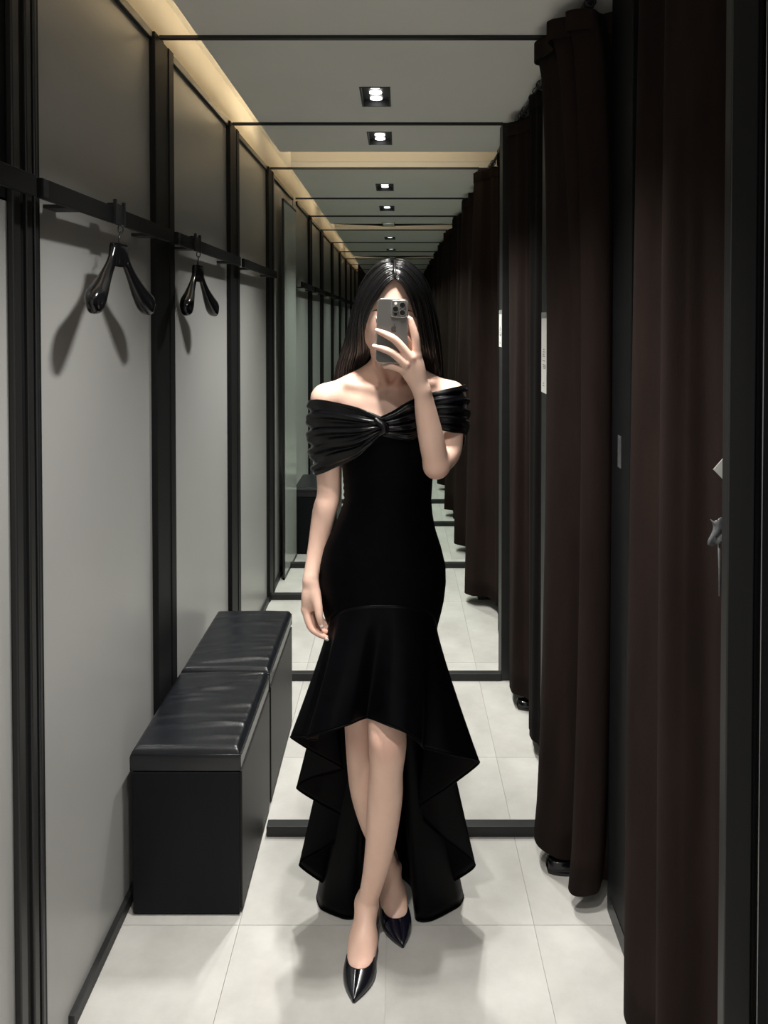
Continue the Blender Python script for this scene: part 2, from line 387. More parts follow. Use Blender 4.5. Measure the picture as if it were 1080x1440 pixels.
# ------------------------------------------------------------------ padded box seats
def ottoman(y0, y1, lab, wrinkle=1.0):
    x0, x1, zt = -0.700, -0.410, 0.443
    t = empty('ottoman', ((x0 + x1) / 2, (y0 + y1) / 2, 0)); tag(t, lab, 'bench', 'padded box seats against the left wall')
    MB().box(x0 + 0.006, x1 - 0.006, y0 + 0.006, y1 - 0.004, 0.0, 0.385).build('body', 'bench_laminate', t, bevel=0.003)
    MB().box(x1 - 0.006, x1 + 0.001, y0 + 0.010, y1 - 0.008, 0.012, 0.380).build('side_door', 'bench_door', t, bevel=0.002)
    MB().box(x0 + 0.006, x1 - 0.004, y0 + 0.001, y0 + 0.006, 0.008, 0.380).build('end_panel', 'bench_laminate', t, bevel=0.0015)
    # cushion: crowned pad with rolled edges and cross wrinkles
    rnd = random.Random(int(y0 * 100)); nx, ny = 40, 90; rows = []
    wr = [(y0 + (y1 - y0) * rnd.uniform(0.1, 0.97), rnd.uniform(x0 + 0.07, x1 - 0.05), rnd.uniform(0.004, 0.011), rnd.uniform(0.05, 0.11), rnd.uniform(-0.12, 0.12), rnd.uniform(0.8, 2.4)) for _ in range(26)]
    def top(x, y):
        u = min(x - x0, x1 - x, y - y0, y1 - y)
        e = min(1, u / 0.020); z = 0.430 + 0.013 * math.sqrt(max(0, 1 - (1 - e) ** 2)) - 0.012 * (1 - e) ** 3
        z += 0.006 * max(0, math.sin(math.pi * (x - x0) / (x1 - x0))) * max(0, math.sin(math.pi * (y - y0) / (y1 - y0))) ** 0.5
        for (wy, wx, s, l, sl, a) in wr:
            q = (y - wy - sl * (x - wx) - 0.012 * math.sin(14 * (x - wx))) / s
            z += wrinkle * a * 0.0019 * math.exp(-q * q) * math.exp(-((x - wx) / l) ** 2) * e
        return z
    for i in range(ny + 1):
        y = y0 + (y1 - y0) * (0.5 - 0.5 * math.cos(math.pi * i / ny)) if True else 0
        r_ = []
        for j in range(nx + 1):
            x = x0 + (x1 - x0) * (0.5 - 0.5 * math.cos(math.pi * j / nx)); r_.append((x, y, top(x, y)))
        rows.append([(x0 + 0.002, y, 0.385)] + r_ + [(x1 - 0.002, y, 0.385)])
    first = [(p[0], y0 + 0.002, 0.385) for p in rows[0]]; last = [(p[0], y1 - 0.002, 0.385) for p in rows[-1]]
    MB().grid([first] + rows + [last]).build('cushion', 'leather', t, smooth=True)
    seam = [(x0 + 0.004, y0 - 0.0005, 0.428), (x1 - 0.004, y0 - 0.0005, 0.428), (x1 + 0.0005, y0 + 0.004, 0.428), (x1 + 0.0005, y1 - 0.004, 0.428)]
    MB().tube(seam, 0.0016, 6).build('seam', 'leather', t, smooth=True)
    return t
ottoman(1.977, 2.425, 'black box seat with wrinkled leather cushion, its end panel facing front')
ottoman(2.435, 2.94, 'black leather box seat directly behind the front box seat')
ottoman(5.08, 5.55, 'dark box seat seen small beside the bent arm, far down the left wall', 0)

# ------------------------------------------------------------------ curtains and rods
def curtain(hem, top, lab, z0=0.055, z1=2.355, cloth='curtain_cloth', seed=1, n=110, rows=26, pleat=0.0035, waist=0.0, group='curtains on the right'):
    """hem, top: control points (x, y) of the lower and upper edge, far end first"""
    rnd = random.Random(seed)
    h = catmull(hem, n); tp = catmull(top, n)
    ph = [rnd.uniform(0, 6.28) for _ in range(4)]
    g = []
    for i in range(rows):
        u = i / (rows - 1); z = z1 + (z0 - z1) * u
        k = u ** 0.75
        r_ = []
        for j in range(n):
            s = j / (n - 1)
            p = tp[j] * (1 - k) + h[j] * k
            q = pleat * (math.sin(38 * s + ph[0] + 1.2 * u) * (1 - 0.6 * u) + 0.8 * math.sin(19 * s + ph[1] - 1.5 * u))
            sway = 0.006 * math.sin(2.6 * u + ph[2] + 3 * s)
            zz = z + (0.005 * math.sin(14 * s + ph[3]) if i == 0 else 0) + (0.008 * math.sin(7 * s + ph[1]) * u if i > rows - 4 else 0)
            r_.append((p[0] + q + sway + waist * math.sin(math.pi * u ** 0.7) ** 0.6, p[1] + sway, zz))
        g.append(r_)
    c = np.mean([p for p in hem], axis=0)
    t = empty('curtain', (c[0], c[1], 0)); tag(t, lab, 'curtain', group)
    MB().grid(g).build('fabric', cloth, t, smooth=True, solid=0.004)
    hd = []
    for i, dz in enumerate((0.002, -0.006, -0.05)):
        hd.append([(p[0] - 0.004, p[1], p[2] + dz) for p in g[0]])
    MB().grid(hd).build('heading_tape', cloth, t, smooth=True, solid=0.005)
    for j in range(8, n - 4, 18):
        x, y_, z = g[0][j]
        a = []
        for q in range(13):
            an = 2 * math.pi * q / 12
            a.append((RODX + 0.013 * math.cos(an), y_, RODZ + 0.013 * math.sin(an)))
        MB().tube(a, 0.002, 6, cap=False).build('ring', 'black_metal', t, smooth=True)
    return t
RODX, RODZ = 0.492, 2.374
for i in range(0, len(D) - 1):
    if i < 1: continue
    y0, y1 = D[i] + 0.095, D[i + 1] - 0.005
    t = MB().tube([(RODX, y0, RODZ), (RODX, y1, RODZ)], 0.008, 12).build('curtain_rod', 'black_metal', smooth=True, base=(RODX, (y0 + y1) / 2, RODZ))
    tag(t, 'thin black curtain rod under the ceiling in the %s bay' % (ORD[i - FIRST] if i >= FIRST else 'front'), 'curtain rod', 'curtain rods on the right')
# nearest: cut by the right edge of the photograph
curtain([(0.60, 1.73), (0.555, 1.735), (0.522, 1.715), (0.512, 1.66), (0.54, 1.60), (0.552, 1.57), (0.528, 1.52), (0.500, 1.45), (0.53, 1.43), (0.575, 1.42), (0.585, 1.39), (0.60, 1.37), (0.64, 1.35)],
        [(0.60, 1.74), (0.57, 1.745), (0.54, 1.73), (0.53, 1.68), (0.565, 1.63), (0.575, 1.58), (0.53, 1.53), (0.52, 1.47), (0.55, 1.44), (0.575, 1.42), (0.585, 1.39), (0.60, 1.37), (0.64, 1.35)],
        'brown curtain cut off by the right black post, nearest of all', z0=0.012, seed=3, n=150)
curtain([(0.47, 2.262), (0.415, 2.250), (0.392, 2.215), (0.397, 2.155), (0.440, 2.110), (0.490, 2.105), (0.512, 2.085), (0.478, 2.045), (0.452, 2.010), (0.462, 1.980), (0.515, 1.985), (0.535, 2.02), (0.55, 2.03), (0.575, 2.02), (0.60, 2.04)],
        [(0.47, 2.290), (0.42, 2.280), (0.405, 2.230), (0.430, 2.18), (0.432, 2.13), (0.408, 2.085), (0.420, 2.06), (0.462, 2.045), (0.450, 2.015), (0.468, 1.985), (0.50, 1.975), (0.52, 2.00), (0.54, 2.015), (0.57, 2.01), (0.60, 2.03)],
        'dark brown curtain gathered in deep folds just left of the flat black post', seed=7, n=150, waist=0.034)
curtain([(0.50, 3.27), (0.475, 3.22), (0.46, 3.14), (0.468, 3.06), (0.51, 3.02), (0.55, 2.98), (0.60, 2.96)],
        [(0.50, 3.27), (0.465, 3.23), (0.45, 3.17), (0.47, 3.08), (0.50, 3.04), (0.55, 3.00), (0.60, 2.98)],
        'dark curtain just in front of the second frame', seed=11, n=90)
curtain([(0.505, 2.86), (0.48, 2.80), (0.472, 2.73), (0.485, 2.68), (0.52, 2.66), (0.57, 2.65)],
        [(0.52, 2.86), (0.49, 2.82), (0.485, 2.75), (0.50, 2.69), (0.53, 2.67), (0.57, 2.66)],
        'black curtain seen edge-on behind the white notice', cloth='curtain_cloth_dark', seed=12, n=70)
curtain([(0.44, 4.30), (0.385, 4.27), (0.362, 4.20), (0.40, 4.14), (0.47, 4.12), (0.505, 4.06), (0.52, 4.02), (0.56, 4.0), (0.60, 4.0)],
        [(0.44, 4.24), (0.425, 4.22), (0.43, 4.16), (0.45, 4.10), (0.49, 4.08), (0.50, 4.03), (0.53, 4.0), (0.56, 3.99), (0.60, 3.99)],
        'dark curtain with a flared hem behind the second frame', seed=14, n=90)
curtain([(0.51, 3.75), (0.485, 3.70), (0.48, 3.62), (0.51, 3.58), (0.56, 3.56)], [(0.52, 3.76), (0.49, 3.71), (0.49, 3.63), (0.52, 3.59), (0.56, 3.57)],
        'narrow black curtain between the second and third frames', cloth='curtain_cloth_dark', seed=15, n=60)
for i in range(5, len(D) - 1):
    y0, y1 = D[i], D[i + 1]; L_ = y1 - y0; r_ = random.Random(i + 1)
    b = 0.40 + r_.uniform(-0.03, 0.02)
    curtain([(0.47, y0 + 0.97 * L_), (b, y0 + 0.93 * L_), (b - 0.02, y0 + 0.86 * L_), (b + 0.05, y0 + 0.80 * L_), (0.50, y0 + 0.72 * L_), (b + 0.05, y0 + 0.62 * L_), (b + 0.06, y0 + 0.55 * L_), (0.56, y0 + 0.5 * L_)],
            [(0.47, y0 + 0.97 * L_), (0.44, y0 + 0.93 * L_), (0.43, y0 + 0.86 * L_), (0.46, y0 + 0.80 * L_), (0.50, y0 + 0.72 * L_), (0.45, y0 + 0.62 * L_), (0.47, y0 + 0.55 * L_), (0.56, y0 + 0.5 * L_)],
            'dark curtain far down the right side, %s bay from the front' % ORD[i - FIRST], seed=21 + i, n=70, rows=16)

# ------------------------------------------------------------------ small things on the right
def notice(d, lab, h=0.245):
    t = empty('paper_notice', (0.4435, d + 0.045, 1.40)); tag(t, lab, 'notice', 'white notices on the frame posts')
    z1 = 1.583 + (0.02 if d > 3 else 0); z0 = z1 - h; x = 0.4445
    MB().box(x - 0.0012, x, d + 0.004, d + 0.086, z0, z1).build('sheet', 'paper', t)
    MB().box(x - 0.0018, x - 0.0012, d + 0.004, d + 0.086, z1 - 0.017, z1).build('header_band', 'paper_header', t)
    def line(u0, u1, v): # strokes of print, v measured from the top as a share of the height
        MB().box(x - 0.0015, x - 0.0012, d + 0.086 - 0.082 * u1, d + 0.086 - 0.082 * u0, z1 - v * h - 0.0016, z1 - v * h + 0.0016).build('print_line', 'ink', t)
    for (a, b, v) in ((.35, .62, .46), (.3, .66, .49), (.28, .6, .52), (.2, .7, .545), (.25, .75, .60), (.25, .85, .65), (.3, .9, .672), (.3, .85, .692), (.3, .55, .88), (.3, .6, .91)):
        line(a, b, v)
notice(2.29, 'tall white paper notice with faint print on the nearest right frame post')
notice(3.29, 'narrow white paper notice on the second right frame post', 0.16)
notice(4.25, 'tiny white paper notice far back among the dark curtains', 0.16)

def shoe_under(x, y, lab, s=1.0):
    """low rounded glossy black shoe whose toe shows under the hem"""
    t = empty('stored_shoe', (x, y, 0)); tag(t, lab, 'shoe', 'black shoes under the curtains')
    rows = []
    for j in range(13):
        v = j / 12; w_ = 0.036 * s * math.sin(math.pi * (0.06 + 0.88 * v)) ** 0.5 * (0.86 + 0.14 * math.cos(2 * math.pi * v)); hgt = 0.030 + 0.030 * v ** 1.5
        xx = x - 0.055 + 0.19 * v
        rows.append([(xx, y + w_ * math.cos(math.pi * k / 12), 0.007 + hgt * s * math.sin(math.pi * k / 12) ** 0.8) for k in range(13)])
    MB().grid(rows).build('upper', 'hanger_plastic', t, smooth=True, solid=0.003)
    rows2 = [[(p[0][0] + 0.0, y + (p[0][1] - y) * 1.06 * q, z) for q, z in ((1, 0.008), (1.02, 0.0), (-1.02, 0.0), (-1, 0.008))] for p in rows]
    MB().grid(rows2).build('sole', 'black_metal', t)
shoe_under(0.478, 2.150, 'rounded glossy black shoe toe under the curtain beside the nearest frame bar')
shoe_under(0.535, 3.06, 'black shoe toe peeping under the curtain at the second frame bar')
shoe_under(0.50, 4.28, 'dark shoe toe under the flared curtain hem further back')

t = empty('paper_tag', (0.60, 1.32, 1.3)); tag(t, 'small white folded paper corner showing beside the right black post', 'paper')
a, b, c_ = P(1003, 660, 1.325), P(1024, 636, 1.328), P(1024, 682, 1.328)
e_ = P(1050, 660, 1.33)
m_ = MB(); m_.v = [tuple(q) for q in (a, b, e_, c_)]; m_.f = [(0, 3, 2, 1)]; m_.build('sheet', 'paper', t, solid=0.001)
t = empty('plastic_tag', (0.60, 1.32, 1.18)); tag(t, 'grey crumpled plastic tag under the white paper corner on the right', 'tag')
rows = [[P(999 + 24 * u + 4 * math.sin(5 * v), 730 + 36 * v + 3 * math.sin(7 * u), 1.325 + 0.004 * math.sin(9 * u + 5 * v)) for u in np.linspace(0, 1.6, 9)] for v in np.linspace(0, 1, 8)]
MB().grid(rows).build('sleeve', 'tag_plastic', t, smooth=True, solid=0.001)
MB().tube([P(1011, 764, 1.328), P(1012, 800, 1.328), P(1012, 838, 1.328)], 0.0022, 8).build('stem', 'tag_plastic', t, smooth=True)

# ------------------------------------------------------------------ mirror leaf, its reflection painted pale grey, against the left wall behind the third frame
t = empty('mirror_panel', (-0.675, 4.92, 0)); tag(t, 'mirror leaf with a painted pale reflection in a thin black frame behind the third post', 'panel')
def quadbox(x0, y0, x1, y1, th, z0, z1):
    m = MB(); m.v = [(x0, y0, z0), (x1, y1, z0), (x1 - th, y1, z0), (x0 - th, y0, z0), (x0, y0, z1), (x1, y1, z1), (x1 - th, y1, z1), (x0 - th, y0, z1)]
    m.f = [(0, 3, 2, 1), (4, 5, 6, 7), (0, 1, 5, 4), (1, 2, 6, 5), (2, 3, 7, 6), (3, 0, 4, 7)]; return m
quadbox(-0.683, 4.585, -0.672, 5.05, 0.008, 0.012, 2.27).build('pane', 'painted_mirror', t)
quadbox(-0.680, 4.575, -0.6795, 4.595, 0.012, 0.0, 2.28).build('frame_edge', 'black_metal', t)
quadbox(-0.680, 4.575, -0.669, 5.06, 0.012, 0.0, 0.014).build('frame_foot', 'black_metal', t)
quadbox(-0.680, 4.575, -0.669, 5.06, 0.012, 2.27, 2.282).build('frame_head', 'black_metal', t)
# ------------------------------------------------------------------ the person
def skin_mat():
    m = bpy.data.materials.new('skin'); m.use_nodes = True; nt = m.node_tree; N = nt.nodes; L = nt.links
    b = N['Principled BSDF']; b.inputs['Roughness'].default_value = 0.48; b.inputs['Specular IOR Level'].default_value = 0.4
    at = N.new('ShaderNodeAttribute'); at.attribute_name = 'blush'
    tc = N.new('ShaderNodeTexCoord'); n = N.new('ShaderNodeTexNoise'); n.inputs['Scale'].default_value = 16; n.inputs['Detail'].default_value = 5
    L.new(tc.outputs['Object'], n.inputs['Vector'])
    r = N.new('ShaderNodeValToRGB'); r.color_ramp.elements[0].color = (0.75, 0.49, 0.385, 1); r.color_ramp.elements[1].color = (0.80, 0.545, 0.435, 1)
    r.color_ramp.elements[0].position = 0.3; r.color_ramp.elements[1].position = 0.7
    L.new(n.outputs['Fac'], r.inputs[0])
    mx = N.new('ShaderNodeMix'); mx.data_type = 'RGBA'; mx.inputs[7].default_value = (0.60, 0.25, 0.19, 1)
    L.new(at.outputs['Fac'], mx.inputs[0]); L.new(r.outputs[0], mx.inputs[6]); L.new(mx.outputs[2], b.inputs['Base Color'])
    b.inputs['Subsurface Weight'].default_value = 0.12; b.inputs['Subsurface Radius'].default_value = (1.0, 0.4, 0.25)
    b.inputs['Subsurface Scale'].default_value = 0.006
    n2 = N.new('ShaderNodeTexNoise'); n2.inputs['Scale'].default_value = 350
    L.new(tc.outputs['Object'], n2.inputs['Vector'])
    bp = N.new('ShaderNodeBump'); bp.inputs['Strength'].default_value = 0.08; bp.inputs['Distance'].default_value = 0.001
    L.new(n2.outputs['Fac'], bp.inputs['Height']); L.new(bp.outputs[0], b.inputs['Normal'])
    MATS['skin'] = m
skin_mat()
mat('velvet', (0.0012, 0.0012, 0.0018), 0.5, var=0.3, scale=40, sheen=0.02, sheen_rough=0.12, spec=0.04, bump=0.12, bscale=900)
mat('velvet_fold', (0.0012, 0.0012, 0.0018), 0.36, var=0.3, scale=40, sheen=0.02, sheen_rough=0.12, spec=0.065, bump=0.12, bscale=900)
MATS['velvet'].node_tree.nodes['Principled BSDF'].inputs['Sheen Tint'].default_value = (0.45, 0.5, 0.75, 1)
mat('velvet_shiny', (0.0016, 0.0016, 0.0024), 0.27, var=0.3, scale=40, sheen=0.02, sheen_rough=0.2, spec=0.34, bump=0.08, bscale=700)
MATS['velvet_shiny'].node_tree.nodes['Principled BSDF'].inputs['Sheen Tint'].default_value = (0.55, 0.6, 0.8, 1)
mat('hair', (0.0030, 0.0027, 0.003), 0.36, var=0.4, scale=90, stretch=(1, 1, 0.05), bump=0.3, bscale=160, spec=0.5)
mat('patent', (0.005, 0.005, 0.008), 0.24, spec=0.55)
mat('patent_navy', (0.006, 0.006, 0.013), 0.12, spec=0.55)
mat('nail', (0.72, 0.60, 0.54), 0.15, spec=0.6)
mat('eye_white', (0.75, 0.73, 0.70), 0.15); mat('iris', (0.03, 0.015, 0.01), 0.1); mat('brow', (0.015, 0.011, 0.010), 0.7)
mat('phone_back', (0.085, 0.080, 0.074), 0.36, metal=0.2, var=0.03); mat('phone_frame', (0.36, 0.34, 0.31), 0.25, metal=0.9)
mat('lens_black', (0.003, 0.003, 0.004), 0.08, spec=0.2); mat('phone_logo', (0.045, 0.042, 0.040), 0.15, metal=0.5); mat('screen', (0.01, 0.01, 0.012), 0.08)

PW = Vector((-0.03, 1.90, 0))
person = empty('person', PW)
tag(person, 'person in a black off-shoulder velvet gown holding up a phone before the face', 'person')

def pv(px, py, d): return np.array(P(px, py, d))
PR = []                                   # primitives: (kind, data, blend)
def cone(a, ra, b, rb, k=0.012): PR.append(('c', (np.array(a), ra, np.array(b), rb), k))
def ell(c, r, k=0.02, rot=0.0): PR.append(('e', (np.array(c), np.array(r), rot), k))
def chain(pts, k=0.01):
    """pts: (px, py, d, r): one smooth tapering limb"""
    q = [tuple(P(p[0], p[1], p[2])) + (p[3],) for p in pts]
    if len(q) > 2: q = catmull(q, (len(q) - 1) * 6 + 1)
    PR.append(('l', [np.array(a) for a in q], k))

# trunk
ell(pv(545, 632, 1.905), (0.105, 0.078, 0.15), 0.02)
ell(pv(546, 570, 1.905), (0.135, 0.068, 0.075), 0.03)
ell(pv(522, 612, 1.855), (0.040, 0.040, 0.045), 0.03); ell(pv(569, 612, 1.855), (0.040, 0.040, 0.045), 0.03)
ell(pv(545, 715, 1.905), (0.098, 0.072, 0.10), 0.04)
ell(pv(537, 805, 1.915), (0.138, 0.085, 0.11), 0.04)
# shoulders, collar bones, neck
cone(pv(459, 561, 1.905), 0.0385, pv(500, 550, 1.915), 0.040, 0.02)
cone(pv(634, 557, 1.905), 0.0375, pv(595, 548, 1.915), 0.040, 0.02)
cone(pv(500, 548, 1.925), 0.037, pv(538, 526, 1.93), 0.045, 0.025)
cone(pv(594, 546, 1.925), 0.037, pv(562, 524, 1.93), 0.045, 0.025)
cone(pv(550, 545, 1.925), 0.050, pv(551, 485, 1.905), 0.047, 0.02)
cone(pv(537, 549, 1.846), 0.0065, pv(490, 540, 1.876), 0.0065, 0.02); cone(pv(560, 549, 1.846), 0.0065, pv(608, 538, 1.876), 0.0065, 0.02)
cone(pv(543, 545, 1.845), 0.006, pv(525, 490, 1.90), 0.008, 0.018); cone(pv(556, 545, 1.845), 0.006, pv(577, 490, 1.90), 0.008, 0.018)
# head
HX = 551
ell(pv(HX, 425, 1.885), (0.071, 0.090, 0.093), 0.02)
ell(pv(HX, 462, 1.850), (0.060, 0.062, 0.075), 0.03)
ell(pv(HX, 497, 1.820), (0.030, 0.026, 0.024), 0.03)
cone(pv(HX - 25, 476, 1.865), 0.016, pv(HX, 501, 1.815), 0.018, 0.03); cone(pv(HX + 25, 476, 1.865), 0.016, pv(HX, 501, 1.815), 0.018, 0.03)
cone(pv(HX, 440, 1.795), 0.006, pv(HX, 463, 1.775), 0.010, 0.008); ell(pv(HX - 5, 465, 1.785), (0.008, 0.009, 0.007), 0.006); ell(pv(HX + 5, 465, 1.785), (0.008, 0.009, 0.007), 0.006)
cone(pv(HX - 10, 480.5, 1.797), 0.0045, pv(HX + 10, 480.5, 1.797), 0.0045, 0.005); cone(pv(HX - 8, 485, 1.797), 0.0052, pv(HX + 8, 485, 1.797), 0.0052, 0.004)
ell(pv(HX - 40, 447, 1.89), (0.007, 0.017, 0.028), 0.006); ell(pv(HX + 40, 447, 1.89), (0.007, 0.017, 0.028), 0.006)
# hanging arm (left in the photograph)
chain([(460, 562, 1.905, 0.036), (461, 620, 1.92, 0.0345), (463, 690, 1.93, 0.0305), (456, 720, 1.92, 0.030), (446, 770, 1.90, 0.0235), (436, 816, 1.872, 0.0178)], 0.012)
chain([(436.5, 812, 1.875, 0.0135), (434, 836, 1.869, 0.0175), (431, 856, 1.868, 0.0125)], 0.010)
chain([(437.5, 812, 1.873, 0.0130), (442, 836, 1.868, 0.0140), (443, 852, 1.872, 0.0120)], 0.010)
chain([(436, 835, 1.880, 0.016), (437, 855, 1.890, 0.013)], 0.010)
chain([(429.5, 857, 1.866, 0.0105), (436.5, 881, 1.856, 0.0088), (447, 890.5, 1.850, 0.0078), (458.5, 896.5, 1.846, 0.0060)], 0.005)
chain([(434, 858, 1.882, 0.0105), (442, 880, 1.876, 0.0088), (452, 887, 1.868, 0.0078), (459.5, 888.5, 1.860, 0.0060)], 0.004)
chain([(439, 857, 1.896, 0.010), (447, 876, 1.893, 0.0082), (455, 882, 1.884, 0.0072), (460.5, 882.5, 1.875, 0.0058)], 0.004)
chain([(443, 855, 1.908, 0.0088), (450, 869, 1.906, 0.0072), (456, 875, 1.898, 0.0065), (460.5, 876.5, 1.890, 0.0053)], 0.004)
chain([(440, 822, 1.868, 0.0100), (444.5, 840, 1.860, 0.0118), (447.5, 855, 1.852, 0.0108), (449, 867, 1.847, 0.0088), (451.5, 878, 1.848, 0.0068)], 0.010)
# raised arm (right in the photograph)
chain([(633, 557, 1.908, 0.033), (634, 600, 1.888, 0.0315), (630, 635, 1.858, 0.0315), (613, 655, 1.812, 0.0285)], 0.014)
chain([(614, 655, 1.810, 0.0305), (607, 620, 1.795, 0.0305), (600, 585, 1.782, 0.0265), (594, 550, 1.768, 0.0200)], 0.012)
W_ = (593.5, 551, 1.768)
chain([(*W_, 0.0160), (589, 520, 1.757, 0.0155), (586, 500, 1.751, 0.0112)], 0.010)
chain([(*W_, 0.0160), (583, 522, 1.754, 0.0150), (578.5, 504, 1.745, 0.0112)], 0.010)
chain([(*W_, 0.0155), (577, 524, 1.756, 0.0140), (571.5, 512.5, 1.746, 0.0105)], 0.010)
chain([(592, 548, 1.768, 0.0145), (573, 526, 1.759, 0.0120), (566, 519, 1.752, 0.0092)], 0.010)
chain([(586.5, 500, 1.750, 0.0106), (584.5, 477, 1.745, 0.0094), (580.5, 460.5, 1.744, 0.0083), (577.5, 449.5, 1.744, 0.0062)], 0.004)
chain([(578, 504, 1.742, 0.0108), (557, 479.5, 1.736, 0.0095), (543.5, 471, 1.738, 0.0083), (532.5, 466, 1.7405, 0.0062)], 0.004)
chain([(571, 512.5, 1.739, 0.0104), (552.5, 497, 1.736, 0.0091), (539, 491, 1.738, 0.0080), (528.5, 488, 1.7405, 0.0060)], 0.004)
chain([(566, 519.5, 1.748, 0.0092), (556, 516.5, 1.751, 0.0082), (548, 515, 1.755, 0.0072), (541.5, 515.5, 1.760, 0.0056)], 0.004)
chain([(592, 535, 1.775, 0.0145), (587, 512, 1.784, 0.0122), (579, 491, 1.781, 0.0105), (571, 476, 1.7715, 0.0080)], 0.008)
# legs: front leg comes from the right hip, rear leg from the left hip
chain([(570, 815, 1.91, 0.080), (556, 930, 1.855, 0.063), (545, 1010, 1.81, 0.048), (545, 1050, 1.80, 0.0445), (543, 1085, 1.808, 0.0405), (541, 1125, 1.828, 0.0425),
       (534.5, 1188, 1.85, 0.0362), (525, 1236, 1.87, 0.0285), (515, 1272, 1.885, 0.0235)], 0.014)
ell(pv(544, 1045, 1.775), (0.026, 0.020, 0.030), 0.02)
chain([(508, 815, 1.925, 0.080), (510, 930, 1.92, 0.063), (510, 1010, 1.905, 0.047), (511, 1050, 1.90, 0.044), (515, 1105, 1.925, 0.0425), (524, 1150, 1.950, 0.0365),
       (534, 1184, 1.980, 0.0285), (544, 1210, 2.00, 0.0240), (551, 1226, 2.01, 0.0220)], 0.014)
# feet: toe point on the floor, direction to the heel, side vector
FEET = []
for (toe, ank) in (((497.5, 1429), (515, 1272, 1.885)), ((566.5, 1349), (550, 1222, 2.01))):
    d0 = CAMZ * F / (toe[1] - HY) * 1.0
    T = pv(toe[0], toe[1], d0); T[2] = 0.0
    A = pv(*ank); h = A - T; h[2] = 0; h /= np.linalg.norm(h); sd = np.array([-h[1], h[0], 0]) * -1
    FEET.append((T, h, sd, A))
def fpt(Ft, s, w_, z): T, h, sd, A = Ft; return T + h * s + sd * w_ + np.array([0, 0, z])
for Ft in FEET:
    A = Ft[3]
    cone(A, 0.0215, fpt(Ft, 0.188, 0, 0.100), 0.024, 0.012)
    cone(A + np.array([0, -0.010, -0.004]), 0.0215, fpt(Ft, 0.112, 0, 0.060), 0.026, 0.012)
    cone(fpt(Ft, 0.188, 0, 0.102), 0.024, fpt(Ft, 0.10, 0, 0.036), 0.026, 0.02)
    for q in (-0.016, 0.016):
        cone(fpt(Ft, 0.125, q * 0.7, 0.050), 0.024, fpt(Ft, 0.075, q, 0.024), 0.017, 0.015)
    cone(fpt(Ft, 0.075, 0, 0.022), 0.018, fpt(Ft, 0.032, 0, 0.014), 0.010, 0.012)
    for q in (-1, 1): ell(A + Ft[2] * (q * 0.021) + np.array([0, 0.008, -0.002]), (0.006, 0.009, 0.010), 0.012)

def sdf(X, Y, Z):
    d = np.full(X.shape, 1.0, np.float32)
    ax, ay, az = X[:, 0, 0], Y[0, :, 0], Z[0, 0, :]
    for kind, q, k in PR:
        m = k + 0.03
        if kind == 'l':
            lo = np.min([a[:3] - a[3] for a in q], 0) - m; hi = np.max([a[:3] + a[3] for a in q], 0) + m
        elif kind == 'c': lo = np.minimum(q[0] - q[1], q[2] - q[3]) - m; hi = np.maximum(q[0] + q[1], q[2] + q[3]) + m
        else: lo = q[0] - q[1] - m; hi = q[0] + q[1] + m
        i0, i1 = np.searchsorted(ax, (lo[0], hi[0])); j0, j1 = np.searchsorted(ay, (lo[1], hi[1])); k0, k1 = np.searchsorted(az, (lo[2], hi[2]))
        if i0 >= i1 or j0 >= j1 or k0 >= k1: continue
        sl = (slice(i0, i1), slice(j0, j1), slice(k0, k1))
        p = np.stack([X[sl], Y[sl], Z[sl]], -1)
        if kind == 'l':
            e = np.full(p.shape[:-1], 9.0, np.float32)
            for a, b in zip(q, q[1:]):
                rm = max(a[3], b[3]) + m
                l3 = np.minimum(a[:3], b[:3]) - rm; h3 = np.maximum(a[:3], b[:3]) + rm
                g = [np.searchsorted(ax[i0:i1], (l3[0], h3[0])), np.searchsorted(ay[j0:j1], (l3[1], h3[1])), np.searchsorted(az[k0:k1], (l3[2], h3[2]))]
                ss = tuple(slice(*t) for t in g)
                pp = p[ss]
                if pp.size == 0: continue
                ba = b[:3] - a[:3]; t = np.clip(((pp - a[:3]) @ ba) / max(ba @ ba, 1e-9), 0, 1)
                e[ss] = np.minimum(e[ss], np.linalg.norm(pp - a[:3] - t[..., None] * ba, axis=-1) - (a[3] + t * (b[3] - a[3])))
        elif kind == 'c':
            a, ra, b, rb = q; ba = b - a; t = np.clip(((p - a) @ ba) / max(ba @ ba, 1e-9), 0, 1)
            e = np.linalg.norm(p - a - t[..., None] * ba, axis=-1) - (ra + t * (rb - ra))
        else:
            c, r_, _ = q; v = (p - c); k0_ = np.linalg.norm(v / r_, axis=-1); k1_ = np.linalg.norm(v / (r_ * r_), axis=-1) + 1e-9
            e = k0_ * (k0_ - 1) / k1_
        o = d[sl]; hh = np.clip(0.5 + 0.5 * (o - e) / k, 0, 1)
        d[sl] = o + (e - o) * hh - k * hh * (1 - hh)
    return d

